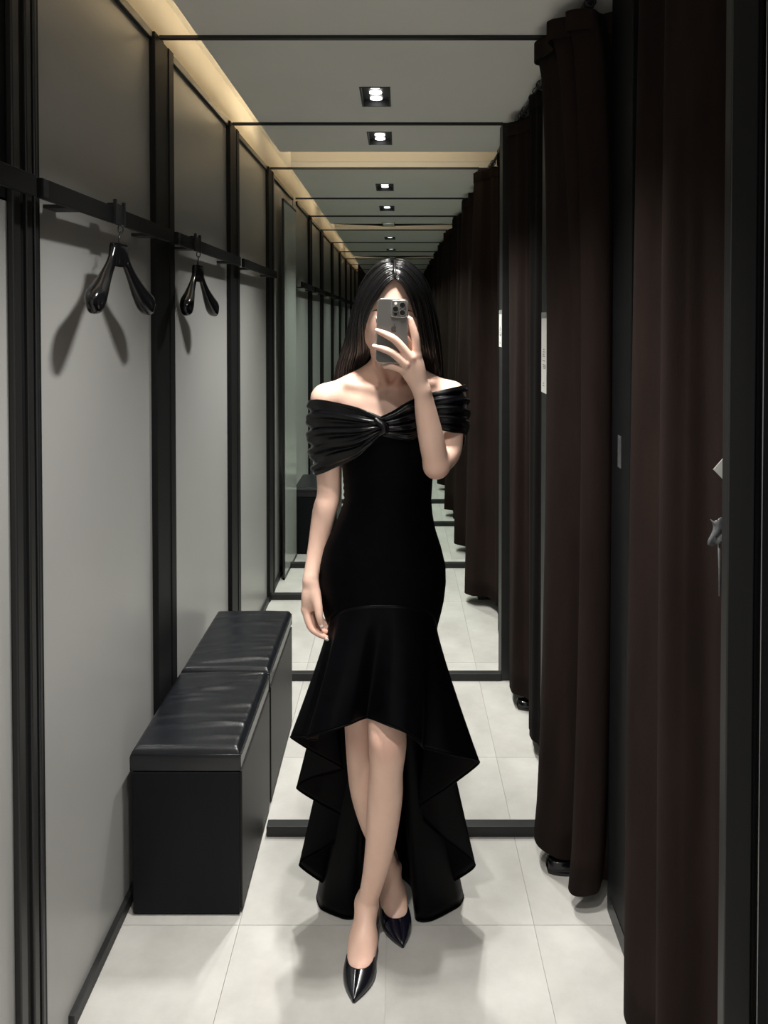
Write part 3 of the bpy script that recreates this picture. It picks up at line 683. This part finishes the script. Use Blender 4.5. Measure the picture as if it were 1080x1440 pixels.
def surface_nets(f, org, h):
    ins = f < 0; sh = f.shape
    n = np.zeros(tuple(s - 1 for s in sh), np.int8)
    for a in (0, 1):
        for b in (0, 1):
            for c in (0, 1): n += ins[a:sh[0] - 1 + a, b:sh[1] - 1 + b, c:sh[2] - 1 + c]
    act = (n > 0) & (n < 8); idx = np.argwhere(act)
    ID = np.full(n.shape, -1, np.int64); ID[act] = np.arange(len(idx))
    acc = np.zeros((len(idx), 3)); cnt = np.zeros(len(idx))
    corners = [(a, b, c) for a in (0, 1) for b in (0, 1) for c in (0, 1)]
    for ca in corners:
        for ax_ in range(3):
            if ca[ax_]: continue
            cb = list(ca); cb[ax_] = 1
            fa = f[idx[:, 0] + ca[0], idx[:, 1] + ca[1], idx[:, 2] + ca[2]].astype(float); fb = f[idx[:, 0] + cb[0], idx[:, 1] + cb[1], idx[:, 2] + cb[2]].astype(float)
            m = (fa < 0) != (fb < 0); t = np.where(m, fa / np.where(m, fa - fb, 1), 0)
            pnt = np.array(ca, float)[None] + np.zeros((len(idx), 3)); pnt[:, ax_] = t
            acc[m] += pnt[m]; cnt[m] += 1
    V = (idx + acc / cnt[:, None]) * h + org
    Q = []
    for ax_ in range(3):
        u, v = (ax_ + 1) % 3, (ax_ + 2) % 3
        s0 = [slice(1, -1)] * 3; s0[ax_] = slice(0, -1); s1 = [slice(1, -1)] * 3; s1[ax_] = slice(1, None)
        a = ins[tuple(s0)]; b = ins[tuple(s1)]
        e = np.argwhere(a != b); flip = a[tuple(e.T)]
        off = np.array([1, 1, 1]); off[ax_] = 0; e = e + off
        def cid(du, dv):
            q = e.copy(); q[:, u] -= du; q[:, v] -= dv; return ID[tuple(q.T)]
        q = np.stack([cid(1, 1), cid(0, 1), cid(0, 0), cid(1, 0)], 1)
        q[~flip] = q[~flip][:, ::-1]; Q.append(q)
    return V, np.concatenate(Q)

def grid_eval(lo, hi, h):
    a = [np.arange(lo[i], hi[i] + h, h) for i in range(3)]
    X, Y, Z = np.meshgrid(*a, indexing='ij'); return sdf(X.astype(np.float32), Y.astype(np.float32), Z.astype(np.float32))
BOXES = [((0.005 - 0.09, 1.695, 1.405), (0.085, 1.82, 1.60), 0.0018),     # raised hand
         ((-0.26, 1.80, 0.72), (-0.165, 1.945, 0.935), 0.0018)]             # hanging hand
cl = [b for b in BOXES]
V0, Q0 = surface_nets(grid_eval((-0.28, 1.66, -0.005), (0.24, 2.18, 1.72), 0.0036), np.array((-0.28, 1.66, -0.005)), 0.0036)
cen = V0[Q0].mean(1); keep = np.ones(len(Q0), bool)
for lo, hi, h in BOXES:
    keep &= ~np.all((cen > np.array(lo) + 0.004) & (cen < np.array(hi) - 0.004), axis=1)
Vs, Qs = [V0], [Q0[keep]]; base_n = len(V0)
for lo, hi, h in BOXES:
    v, q = surface_nets(grid_eval(lo, hi, h), np.array(lo), h)
    Vs.append(v); Qs.append(q + base_n); base_n += len(v)
V = np.concatenate(Vs); Q = np.concatenate(Qs)
used = np.unique(Q); mp_ = np.full(len(V), -1); mp_[used] = np.arange(len(used)); V = V[used]; Q = mp_[Q]
me = bpy.data.meshes.new('body'); me.vertices.add(len(V)); me.vertices.foreach_set('co', (V - np.array(PW)).astype(np.float32).ravel())
me.loops.add(Q.size); me.loops.foreach_set('vertex_index', Q.astype(np.int32).ravel())
me.polygons.add(len(Q)); me.polygons.foreach_set('loop_start', np.arange(0, Q.size, 4, dtype=np.int32))
me.update(calc_edges=True); me.validate()
me.polygons.foreach_set('use_smooth', np.ones(len(me.polygons), bool))
blush = np.zeros(len(V))
for (px, py, d, r_, a) in ((544, 1048, 1.77, 0.035, 0.35), (509, 1048, 1.86, 0.035, 0.3), (612, 672, 1.80, 0.03, 0.35), (HX, 483, 1.79, 0.012, 0.9), (HX - 20, 462, 1.80, 0.025, 0.25), (HX + 20, 462, 1.80, 0.025, 0.25),
                           (440, 884, 1.855, 0.022, 0.40), (455, 893, 1.85, 0.018, 0.55), (453, 876, 1.86, 0.018, 0.35), (531, 467, 1.73, 0.012, 0.35), (528, 489, 1.73, 0.012, 0.35),
                           (576, 452, 1.74, 0.012, 0.35), (580, 506, 1.735, 0.010, 0.25), (557, 480, 1.727, 0.010, 0.25), (553, 497, 1.727, 0.010, 0.2), (505, 1370, 1.78, 0.05, 0.2)):
    q = pv(px, py, d); blush = np.maximum(blush, a * np.exp(-((V - q) ** 2).sum(1) / (r_ * r_)))
at = me.attributes.new('blush', 'FLOAT', 'POINT')
if len(at.data) == len(blush): at.data.foreach_set('value', blush.astype(np.float32))
me.materials.append(MATS['skin'])
body = bpy.data.objects.new('body', me); C.objects.link(body); body.parent = person
sm = body.modifiers.new('smooth', 'SMOOTH'); sm.factor = 0.5; sm.iterations = 4

def blob(name, m, c, axes, parent, n=10):
    """small ellipsoid with three axis vectors"""
    rows = [[tuple(np.array(c) + axes[0] * (math.sin(math.pi * i / n) * math.cos(2 * math.pi * j / (2 * n))) + axes[1] * (math.sin(math.pi * i / n) * math.sin(2 * math.pi * j / (2 * n)))
                   + axes[2] * math.cos(math.pi * i / n)) for j in range(2 * n + 1)] for i in range(n + 1)]
    return MB().grid(rows).build(name, m, parent, smooth=True)
def nail(a, b, r, up, ln=0.0062, wd=0.0046):
    a, b = np.array(a), np.array(b); t = (b - a) / np.linalg.norm(b - a); up = np.array(up, float); up -= t * (up @ t); up /= np.linalg.norm(up)
    s = np.cross(t, up); blob('fingernail', 'nail', b + up * (r * 0.62) + t * 0.003, (t * ln, s * wd, up * r * 0.45), body)
nail(pv(543.5, 471, 1.7390), pv(532.5, 466, 1.7410), 0.0058, (0, -1, 0.5)); nail(pv(539, 491, 1.7390), pv(528.5, 488, 1.7410), 0.0056, (0, -1, 0.5))
nail(pv(579, 460.5, 1.744), pv(576, 449.5, 1.745), 0.0058, (0.1, -1, 0.1), wd=0.0042); nail(pv(548, 514, 1.757), pv(541.5, 514.5, 1.762), 0.0054, (0, -1, 0.3), 0.005, 0.004)
nail(pv(577, 491, 1.777), pv(570, 476, 1.772), 0.0075, (0.2, 1, 0)); nail(pv(447, 890.5, 1.85), pv(458.5, 896.5, 1.846), 0.006, (-0.2, -1, -0.4))
nail(pv(449, 867, 1.847), pv(451.5, 878, 1.848), 0.0068, (0.3, -1, 0))
ex = np.array([1., 0, 0]); ey = np.array([0, 1., 0]); ez = np.array([0, 0, 1.])
for s in (-1, 1):
    c = pv(HX + s * 18, 446, 1.808); e_ = blob('eye', 'eye_white', c, (ex * 0.0115, ey * 0.010, ez * 0.0095), body)
    blob('iris', 'iris', c + np.array([0, -0.0085, 0]), (ex * 0.0052, ey * 0.0024, ez * 0.0052), body)
    MB().tube([P(HX + s * 9, 437.5, 1.796), P(HX + s * 17, 434.5, 1.796), P(HX + s * 28, 438, 1.812)], [0.0022, 0.0026, 0.001], 8).build('eyebrow', 'brow', body, smooth=True)

# ------------------------------------------------------------------ hair
HL = [[(555, 391, 1.798), (543, 401, 1.793), (533, 416, 1.793), (521, 434, 1.805), (515.5, 451, 1.825), (518, 471, 1.86), (520, 494, 1.90), (512, 515, 1.95), (503, 560, 1.985)],
      [(554, 376, 1.818), (541, 380, 1.816), (524, 397, 1.822), (510, 420, 1.835), (503, 440, 1.855), (499, 468, 1.885), (497, 495, 1.915), (490, 520, 1.955), (485, 570, 1.99)],
      [(553.5, 366, 1.87), (538, 368, 1.87), (520, 383, 1.875), (507, 405, 1.885), (499.5, 428, 1.895), (493, 455, 1.905), (486, 485, 1.93), (475, 518, 1.965), (468, 570, 1.985)],
      [(553, 371, 1.935), (536, 377, 1.945), (521, 396, 1.955), (511, 420, 1.96), (504, 450, 1.965), (498, 480, 1.97), (492, 510, 1.98), (485, 540, 1.985), (480, 590, 2.01)],
      [(553, 390, 1.985), (540, 395, 1.99), (530, 412, 1.995), (524, 435, 1.995), (520, 460, 1.995), (517, 490, 1.995), (514, 520, 2.0), (511, 550, 2.0), (508, 600, 2.0)],
      [(553, 396, 1.988), (551.5, 400, 1.99), (551, 415, 1.995), (551, 435, 1.995), (551, 460, 1.995), (550, 490, 1.995), (549, 520, 2.0), (548, 550, 2.0), (547, 605, 2.0)]]
HR = [[(556, 391, 1.798), (566, 401, 1.793), (573, 415, 1.793), (579, 431, 1.805), (583, 448, 1.825), (586, 471, 1.86), (590, 494, 1.90), (598, 515, 1.95), (602, 560, 1.985)],
      [(556, 376, 1.818), (567, 380, 1.816), (581, 395, 1.822), (592, 415, 1.835), (598, 436, 1.855), (603, 465, 1.885), (607, 493, 1.915), (611, 518, 1.955), (612, 570, 1.99)],
      [(556.5, 366, 1.87), (569, 368, 1.87), (586, 382, 1.875), (597, 399, 1.885), (604.5, 419, 1.895), (611.5, 445, 1.905), (617, 478, 1.93), (621, 512, 1.965), (621, 570, 1.985)],
      [(556.5, 371, 1.935), (571, 377, 1.945), (585, 394, 1.955), (594, 415, 1.96), (601, 445, 1.965), (607, 478, 1.97), (611, 508, 1.98), (613, 535, 1.985), (613, 590, 2.01)],
      [(556, 390, 1.985), (565, 395, 1.99), (573, 412, 1.995), (578, 435, 1.995), (581, 460, 1.995), (583, 490, 1.995), (585, 520, 2.0), (586, 550, 2.0), (586, 600, 2.0)],
      [(553, 396, 1.988), (551.5, 400, 1.99), (551, 415, 1.995), (551, 435, 1.995), (551, 460, 1.995), (550, 490, 1.995), (549, 520, 2.0), (548, 550, 2.0), (547, 605, 2.0)]]
hair = empty('hair', (0, 0, 0)); hair.parent = person; hair.location = (0, 0, 1.3)
hair['label'] = 'long straight black hair with a centre parting'
rnd = random.Random(5)
for side, K in (('left', HL), ('right', HR)):
    NT, NR = 46, 170
    cur = [catmull([tuple(P(*p)) for p in c], NT) for c in K]
    cols = []
    for t in range(NT): cols.append(catmull([tuple(c[t]) for c in cur], NR))
    ph = [rnd.uniform(0, 6.28) for _ in range(6)]
    ctr = np.array(P(HX, 430, 1.89)); rows = []
    for r_ in range(NR):
        row = []
        for t in range(NT):
            p = cols[t][r_]; o = p - ctr; o[2] *= 0.25; o /= np.linalg.norm(o) + 1e-6
            u = r_ / NR; a = (0.0012 * math.sin(170 * u + ph[0] + t * 0.02) + 0.0016 * math.sin(67 * u + ph[1] - t * 0.03) + 0.0012 * math.sin(251 * u + ph[2])) * min(1, 0.25 + t / 10)
            row.append(tuple(p + o * a))
        rows.append(row)
    MB().grid(rows).build('hair_half', 'hair', hair, smooth=True, solid=0.004)
    # loose strands lying on the surface
    sb = MB()
    for q in range(70):
        r_ = rnd.random() * 0.72; ri = int(r_ * (NR - 1)); j = rnd.uniform(-0.004, 0.004); wob = rnd.uniform(0, 6.28)
        pts = []
        for t in range(0, NT, 3):
            p = np.array(rows[ri][t]); o = p - ctr; o[2] *= 0.25; o /= np.linalg.norm(o)
            pts.append(p + o * (0.0022 + 0.0012 * math.sin(t * 0.13 + wob)) + np.array([j * t / NT, 0, 0]))
        sb.tube(pts, [0.0011] * (len(pts) - 1) + [0.0004], 5)
    sb.build('loose_strands', 'hair', hair, smooth=True)['kind'] = 'stuff'
MB().tube([P(555.5, 391, 1.797), P(555.2, 378, 1.817), P(555, 367.5, 1.865), P(554.5, 372, 1.93)], 0.004, 8).build('scalp_line', 'hair', hair, smooth=True)

# ------------------------------------------------------------------ gown
gown = empty('gown', (0, 0, 0)); gown.parent = person; gown.location = (0, 0, 0.0)
gown['label'] = 'black velvet mermaid gown with draped neckline and cascading hem'
SK = [  # y, left x, right x, front depth, back depth
    (575, 478, 612, .098, .075), (600, 478, 612, .120, .080), (625, 479, 611, .125, .080), (650, 481, 609, .112, .078), (680, 483.5, 607.5, .095, .074), (703, 484.5, 606, .088, .074),
    (725, 477, 608, .089, .085), (745, 468, 612, .092, .098), (770, 455.5, 620, .097, .110), (795, 448, 626, .100, .116), (820, 447, 626.5, .100, .113), (850, 452, 623, .099, .106), (880, 460.5, 615, .097, .10), (905, 466, 610, .094, .098)]
def sk_ring(y, n=97):
    ys = [r_[0] for r_ in SK]; l, r2, fd, bd = (np.interp(y, ys, [r_[i] for r_ in SK]) for i in (1, 2, 3, 4))
    out = []
    for j in range(n):
        a = 2 * math.pi * j / (n - 1) + math.pi             # 0 = front, +90 = right in the photograph
        s, c = math.sin(a), math.cos(a)
        px = (l + r2) / 2 + (r2 - l) / 2 * math.copysign(abs(s) ** 0.92, s)
        d = 1.905 - (fd if c > 0 else bd) * math.copysign(abs(c) ** 0.9, c)
        out.append((px, y, d))
    return out
def smooth_rows(ys): return [[P(*q) for q in sk_ring(y)] for y in ys]
def seam_y(a):                                               # height of the flounce seam round the body
    c = math.cos(a); return 852 + 40 * (1 - max(c, 0)) ** 1.2 if c > 0 else 892
rows = []
NU = 97
ylist = list(np.linspace(596, 845, 56))
for y in ylist: rows.append([P(*q) for q in sk_ring(y, NU)])
for f_ in (0.33, 0.66, 1.0):
    r_ = []
    for j in range(NU):
        a = 2 * math.pi * j / (NU - 1) + math.pi; y = 845 + (seam_y(a) - 845) * f_ + 0.5 * f_; q = sk_ring(y, NU)[j]; r_.append(P(*q))
    rows.append(r_)
# gathers at the left waist
rr = []
for r_, y in zip(rows, ylist + [850, 870, 890]):
    o = []
    for j, p in enumerate(r_):
        a = (2 * math.pi * j / (NU - 1) + math.pi) % (2 * math.pi); p = Vector(p)
        g = math.exp(-((y - 690) / 24) ** 2) * math.exp(-((((a - 4.95)) / 0.55) ** 2)); p += Vector((-1, -0.6, 0)) * (0.0017 * g * math.sin(y * 0.75 + 3 * a))
        o.append(p)
    rr.append(o)
MB().grid(rr).build('bodice_and_skirt', 'velvet', gown, smooth=True, solid=0.002)
seam_pts = []
for j in range(NU):
    a = 2 * math.pi * j / (NU - 1) + math.pi; q = sk_ring(seam_y(a), NU)[j]; seam_pts.append(P(q[0], q[1], q[2] - 0.001 * math.cos(a)))
MB().tube(seam_pts, 0.0016, 6, cap=False).build('seam_piping', 'velvet', gown, smooth=True)

# flounce: hem control points round the body (angle, px, py, depth)
HEM = [(-176, 524, 1246, 2.12), (-171, 505, 1300, 1.98), (-167, 486, 1306, 1.966), (-164, 452, 1292, 2.00), (-158, 447, 1270, 2.053), (-152, 484, 1256, 2.05), (-147, 457, 1243, 2.02), (-140, 421, 1216, 1.985), (-134, 452, 1196, 1.99),
       (-127, 502, 1163, 2.01), (-120, 450, 1130, 1.98), (-112, 417.5, 1108, 1.945), (-104, 440, 1094, 1.95), (-96, 482, 1082, 1.96), (-87, 441, 1058, 1.92), (-76, 409, 1037, 1.855), (-64, 424, 1036, 1.815),
       (-53, 446, 1041, 1.805), (-42, 432, 1038, 1.745), (-27, 462, 1028.5, 1.728), (-12, 491, 1019, 1.742), (0, 516, 1009.5, 1.785), (12, 545, 1020, 1.738), (26, 570, 1030, 1.735), (40, 591, 1046, 1.752), (53, 596, 1052, 1.80),
       (68, 632, 1061, 1.81), (84, 674, 1072, 1.865), (96, 629, 1108, 1.93), (105, 586, 1140, 1.985), (115, 622, 1178, 1.965), (124, 668, 1216, 1.975), (133, 637, 1240, 2.015), (140, 606, 1266, 2.035), (148, 650, 1272, 2.052),
       (155, 645, 1288, 2.01), (162, 606, 1310, 1.960), (167, 585, 1307, 1.966), (172, 578, 1262, 2.08), (178, 550, 1240, 2.14)]
ang = [h[0] for h in HEM]
pts3 = [np.array(P(*h[1:])) for h in HEM]
for p in pts3: p[2] = max(p[2], 0.003)
NH = 520
closed = pts3[-2:] + pts3 + pts3[:2]; ang_c = [ang[-2] - 360, ang[-1] - 360] + ang + [ang[0] + 360, ang[1] + 360]
# piecewise curve with tight turns at the fold tips
hem, hang = [], []
nseg = len(pts3); per = NH // nseg
for i in range(nseg):
    a, b, c, d = (closed[i + 1 + k] for k in range(4)); a0, b0 = ang_c[i + 2], ang_c[i + 3]
    m1 = (c - a) * 0.30; m2 = (d - b) * 0.30
    for k in range(per):
        u = k / per; h00 = 2 * u ** 3 - 3 * u * u + 1; h10 = u ** 3 - 2 * u * u + u; h01 = -2 * u ** 3 + 3 * u * u; h11 = u ** 3 - u * u
        hem.append(h00 * b + h10 * m1 + h01 * c + h11 * m2); hang.append(a0 + (b0 - a0) * u)
hem.append(hem[0]); hang.append(hang[0] + 360)
NTF = 30; rows = []
for i in range(NTF + 1):
    t = i / NTF; row = []
    for p, a in zip(hem, hang):
        ar = R(a); y = seam_y(ar) - 1.0
        ys = [q[0] for q in SK]; l, r2, fd, bd = (np.interp(y, ys, [q[k] for q in SK]) for k in (1, 2, 3, 4))
        s, c = math.sin(ar), math.cos(ar)
        top = np.array(P((l + r2) / 2 + (r2 - l) / 2 * math.copysign(abs(s) ** 0.92, s), y, 1.905 - (fd if c > 0 else bd) * math.copysign(abs(c) ** 0.9, c)))
        out = top * (1 - t) + p * t
        k = t ** 1.12                                       # flare: sideways growth lags behind the drop
        out[0] = top[0] * (1 - k) + p[0] * k; out[1] = top[1] * (1 - k) + p[1] * k
        row.append(tuple(out))
    rows.append(row)
MB().grid(rows).build('flounce', 'velvet_fold', gown, smooth=True, solid=0.0035)
MB().tube([tuple(p + np.array([0, -0.001, 0.001])) for p in hem], 0.0022, 6, cap=False).build('hem_edge', 'velvet', gown, smooth=True)

# draped off-shoulder band, pleats running into the knot
def band(tops, bots, name, seed, npl, amp=0.0055):
    NUb, NVb = 110, 64
    a = catmull([tuple(P(*q)) for q in tops], NUb); b = catmull([tuple(P(*q)) for q in bots], NUb)
    ctr = np.array(P(546, 600, 1.905)); rnd = random.Random(seed); ph = [rnd.uniform(0, 6) for _ in range(5)]
    rows = []
    for j in range(NVb):
        v = j / (NVb - 1); row = []
        for i in range(NUb):
            u = i / (NUb - 1); p = a[i] * (1 - v) + b[i] * v
            o = p - ctr; o[2] *= 0.3; o /= np.linalg.norm(o)
            bulge = 0.008 * math.sin(math.pi * v) * min(1, u * 6)
            am = amp * min(1, 0.35 + 2.2 * u) * (1 if u < 0.62 else 1 - (u - 0.62) * 1.5)
            w_ = math.sin(2 * math.pi * npl * (v + 0.05 * math.sin(5 * u + ph[1])) + ph[0] + 1.3 * math.sin(4 * u + ph[2])) + 0.45 * math.sin(2 * math.pi * npl * 1.9 * v + ph[3] + 5 * u)
            w_ = math.copysign(abs(w_) ** 0.8, w_)
            edge = min(1, min(v, 1 - v) * 10)
            row.append(tuple(p + o * (bulge + am * w_ * edge + 0.006)))
        rows.append(row)
    MB().grid(rows).build(name, 'velvet_shiny', gown, smooth=True, solid=0.003)
band([(537, 586, 1.772), (520, 579, 1.778), (500, 572, 1.795), (470, 565, 1.838), (450, 562, 1.862), (437.5, 564, 1.905), (446, 562, 1.945), (480, 560, 1.975), (546, 562, 1.985)],
     [(534, 613, 1.770), (519, 628, 1.775), (503, 643, 1.792), (478, 655, 1.840), (459, 664, 1.870), (446, 668, 1.915), (453, 662, 1.960), (485, 650, 1.985), (546, 645, 1.99)], 'shoulder_band', 2, 4.5)
band([(535, 586, 1.772), (553, 577, 1.778), (572, 565, 1.795), (600, 554, 1.838), (632, 546, 1.850), (649.5, 542, 1.90), (645, 541, 1.955), (610, 548, 1.975), (546, 562, 1.985)],
     [(535, 612, 1.770), (555, 616, 1.775), (578, 618, 1.790), (602, 604, 1.822), (632, 608, 1.835), (650, 612, 1.890), (643, 636, 1.950), (610, 640, 1.980), (546, 645, 1.99)], 'shoulder_band', 4, 4.5, 0.0042)
kn = []
for i in range(25):
    t = i / 24; an = -0.9 + 3.4 * t
    kn.append(P(535 + 7 * math.sin(an * 1.4), 588 + 24 * t, 1.764 - 0.004 * math.sin(math.pi * t)))
MB().tube(kn, [0.004 + 0.0085 * math.sin(math.pi * (0.12 + 0.76 * i / 24)) for i in range(25)], 12, flat=0.75).build('knot', 'velvet_shiny', gown, smooth=True)

# ------------------------------------------------------------------ pumps
for n, Ft in enumerate(FEET):
    mt = 'patent' if n == 0 else 'patent_navy'
    sh = empty('shoe', (0, 0, 0)); sh.parent = person; sh.location = Vector(tuple(Ft[0])) - PW
    sh['label'] = 'black pointed pump, front foot' if n == 0 else 'black pointed pump, rear foot'
    secs = [(0.0, 0.0022, 0.004, 0.010), (0.008, 0.0085, 0.003, 0.015), (0.020, 0.0175, 0.003, 0.021), (0.034, 0.0260, 0.003, 0.028), (0.048, 0.0325, 0.003, 0.035), (0.060, 0.0362, 0.004, 0.0405), (0.072, 0.0378, 0.005, 0.046),
            (0.088, 0.0375, 0.009, 0.052), (0.105, 0.0345, 0.017, 0.058), (0.125, 0.0310, 0.030, 0.068), (0.150, 0.0300, 0.050, 0.088), (0.175, 0.0305, 0.067, 0.112), (0.195, 0.0285, 0.075, 0.128), (0.210, 0.0200, 0.078, 0.136), (0.217, 0.0060, 0.079, 0.139)]
    cs = catmull(secs, 110); rows = []
    for (s, w_, zb, zt) in cs:
        w_ = max(w_, 0.001); ring = []
        opn = min(1, max(0, (s - 0.052) / 0.028))          # 0 = closed toe box, 1 = open topline
        amax = 1.0 - 0.56 * opn ** 0.42                       # how far the upper climbs over the foot
        if s > 0.2: amax = 0.48 + 0.02 * (s - 0.2) / 0.017
        for k in range(13):
            th = math.pi / 2 * (k / 12) * amax * 2 if False else math.pi * 0.5 * (k / 12) * (2 * amax) / 2
            ring.append((th,))
        half = []
        for k in range(13):
            th = (math.pi / 2) * amax * k / 12
            half.append((w_ * math.cos(th) ** 0.75, zb + 0.004 + (zt - zb - 0.004) * math.sin(th) ** 0.85))
        top_z = half[-1][1]
        L_ = [(x, z) for x, z in half][::-1]; Rr = [(-x, z) for x, z in half]
        if opn == 0 and s <= 0.2: pass
        prof = L_ + [(w_ * 0.9, zb), (0, zb), (-w_ * 0.9, zb)] + Rr
        rows.append([tuple(fpt(Ft, s, q[0], q[1])) for q in prof])
    MB().grid(rows).build('upper', mt, sh, smooth=True, solid=0.0022)
    so = [[tuple(fpt(Ft, s, q * max(w_, 0.001) * 0.93, zb - 0.0005 - dz)) for q, dz in ((-1, 0), (-1, 0.0022), (0, 0.0024), (1, 0.0022), (1, 0))] for (s, w_, zb, zt) in cs]
    MB().grid(so).build('sole', 'black_metal', sh, smooth=True)
    hp = [fpt(Ft, 0.203, 0, 0.076), fpt(Ft, 0.206, 0, 0.055), fpt(Ft, 0.208, 0, 0.030), fpt(Ft, 0.209, 0, 0.0)]
    MB().tube(hp, [0.016, 0.0085, 0.0055, 0.0048], 14).build('heel', mt, sh, smooth=True)

# ------------------------------------------------------------------ phone
PC = np.array(P(551.3, 465.5, 1.7525))
phone = empty('smartphone', tuple(PC + np.array([0, 0, -0.073])))
tag(phone, 'grey smartphone with three black lenses held in front of the face', 'phone')
ux = np.array([math.cos(0.03), 0.0, -math.sin(0.03)]); uz = np.array([math.sin(0.03), 0.05, math.cos(0.03)]); uz /= np.linalg.norm(uz); uy = np.cross(uz, ux)
if uy[1] > 0: uy = -uy          # towards the viewer
def ph(x, z, y): return tuple(PC + ux * x + uz * z + uy * y)
def rrect(w_, h_, r_, n=7):
    o = []
    for cx, cz, a0 in ((w_ - r_, h_ - r_, 0), (-w_ + r_, h_ - r_, 90), (-w_ + r_, -h_ + r_, 180), (w_ - r_, -h_ + r_, 270)):
        for k in range(n + 1):
            a = R(a0 + 90 * k / n); o.append((cx + r_ * math.cos(a), cz + r_ * math.sin(a)))
    return o
def plate(name, m, w_, h_, r_, y0, y1, ch, parent, cx=0, cz=0):
    """rounded rectangle slab with chamfered rims, y towards the viewer"""
    rows = []
    for (dy, g) in ((y0, ch), (y0 + ch, 0), (y1 - ch, 0), (y1, ch)):
        o = rrect(w_ - g, h_ - g, max(r_ - g, 0.0005)); rows.append([ph(cx + a, cz + b, dy) for a, b in o + o[:1]])
    g = MB().grid(rows); n = len(rows[0]); g.f.append(tuple(range(n - 1))); g.f.append(tuple(range(3 * n, 4 * n - 1))[::-1])
    o = g.build(name, m, parent); md = o.modifiers.new('edge', 'BEVEL'); md.width = 0.0003; md.segments = 1; return o
plate('frame', 'phone_frame', 0.0357, 0.0733, 0.0095, -0.0040, 0.0040, 0.0009, phone)
plate('back_glass', 'phone_back', 0.0343, 0.0719, 0.0088, 0.0038, 0.0046, 0.0002, phone)
plate('screen', 'screen', 0.0340, 0.0716, 0.0085, -0.0044, -0.0038, 0.0002, phone)
cb = plate('camera_bump', 'phone_frame', 0.0190, 0.0198, 0.0065, 0.0040, 0.0066, 0.0008, phone, 0.0145, 0.0508)
cb2 = plate('bump_glass', 'phone_back', 0.0176, 0.0184, 0.0056, 0.0064, 0.0070, 0.0002, phone, 0.0145, 0.0508)
for (x, z, r_) in ((0.0066, 0.0500, 0.0073), (0.0222, 0.0590, 0.0073), (0.0222, 0.0420, 0.0073)):
    l = MB().tube([ph(x, z, 0.0066), ph(x, z, 0.0090), ph(x, z, 0.0091)], [r_, r_, r_ * 0.92], 24).build('lens_ring', 'phone_frame', cb, smooth=False)
    MB().tube([ph(x, z, 0.0088), ph(x, z, 0.0094)], r_ * 0.88, 24).build('lens_glass', 'lens_black', cb)
MB().tube([ph(0.0066, 0.0385, 0.0068), ph(0.0066, 0.0385, 0.0074)], 0.0036, 16).build('depth_sensor', 'lens_black', cb)
MB().tube([ph(0.0066, 0.0630, 0.0068), ph(0.0066, 0.0630, 0.0074)], 0.0034, 16).build('flash', 'eye_white', cb)
ap = []
for k in range(40):                                          # fruit-shaped mark
    a = 2 * math.pi * k / 40; r_ = 0.0068 * (1 - 0.16 * abs(math.cos(a / 2 + math.pi / 4 * 0)) ** 8 * 0 + 0.10 * abs(math.sin(a))) * (1 - 0.18 * math.exp(-((a - math.pi / 2) / 0.28) ** 2) - 0.08 * math.exp(-((a - 1.5 * math.pi) / 0.25) ** 2))
    if a < 0.55 or a > 2 * math.pi - 0.35: r_ *= 0.72
    ap.append((r_ * 0.95 * math.cos(a), r_ * math.sin(a)))
g = MB(); g.v = [ph(x + 0.004, z + 0.004, 0.0048) for x, z in ap]; g.f = [tuple(range(40))]
b0 = len(g.v); g.v += [ph(0.004 + 0.0012 + x * 0.6 + z * 0.35, 0.0135 + z, 0.0048) for x, z in ((0.0016 * math.cos(2 * math.pi * k / 10), 0.0026 * math.sin(2 * math.pi * k / 10)) for k in range(10))]
g.f.append(tuple(range(b0, b0 + 10))); g.build('logo', 'phone_logo', phone, solid=0.0001)
MB().tube([ph(-0.0362, 0.030, 0), ph(-0.0362, 0.018, 0)], 0.0012, 8).build('side_button', 'phone_frame', phone, smooth=True)
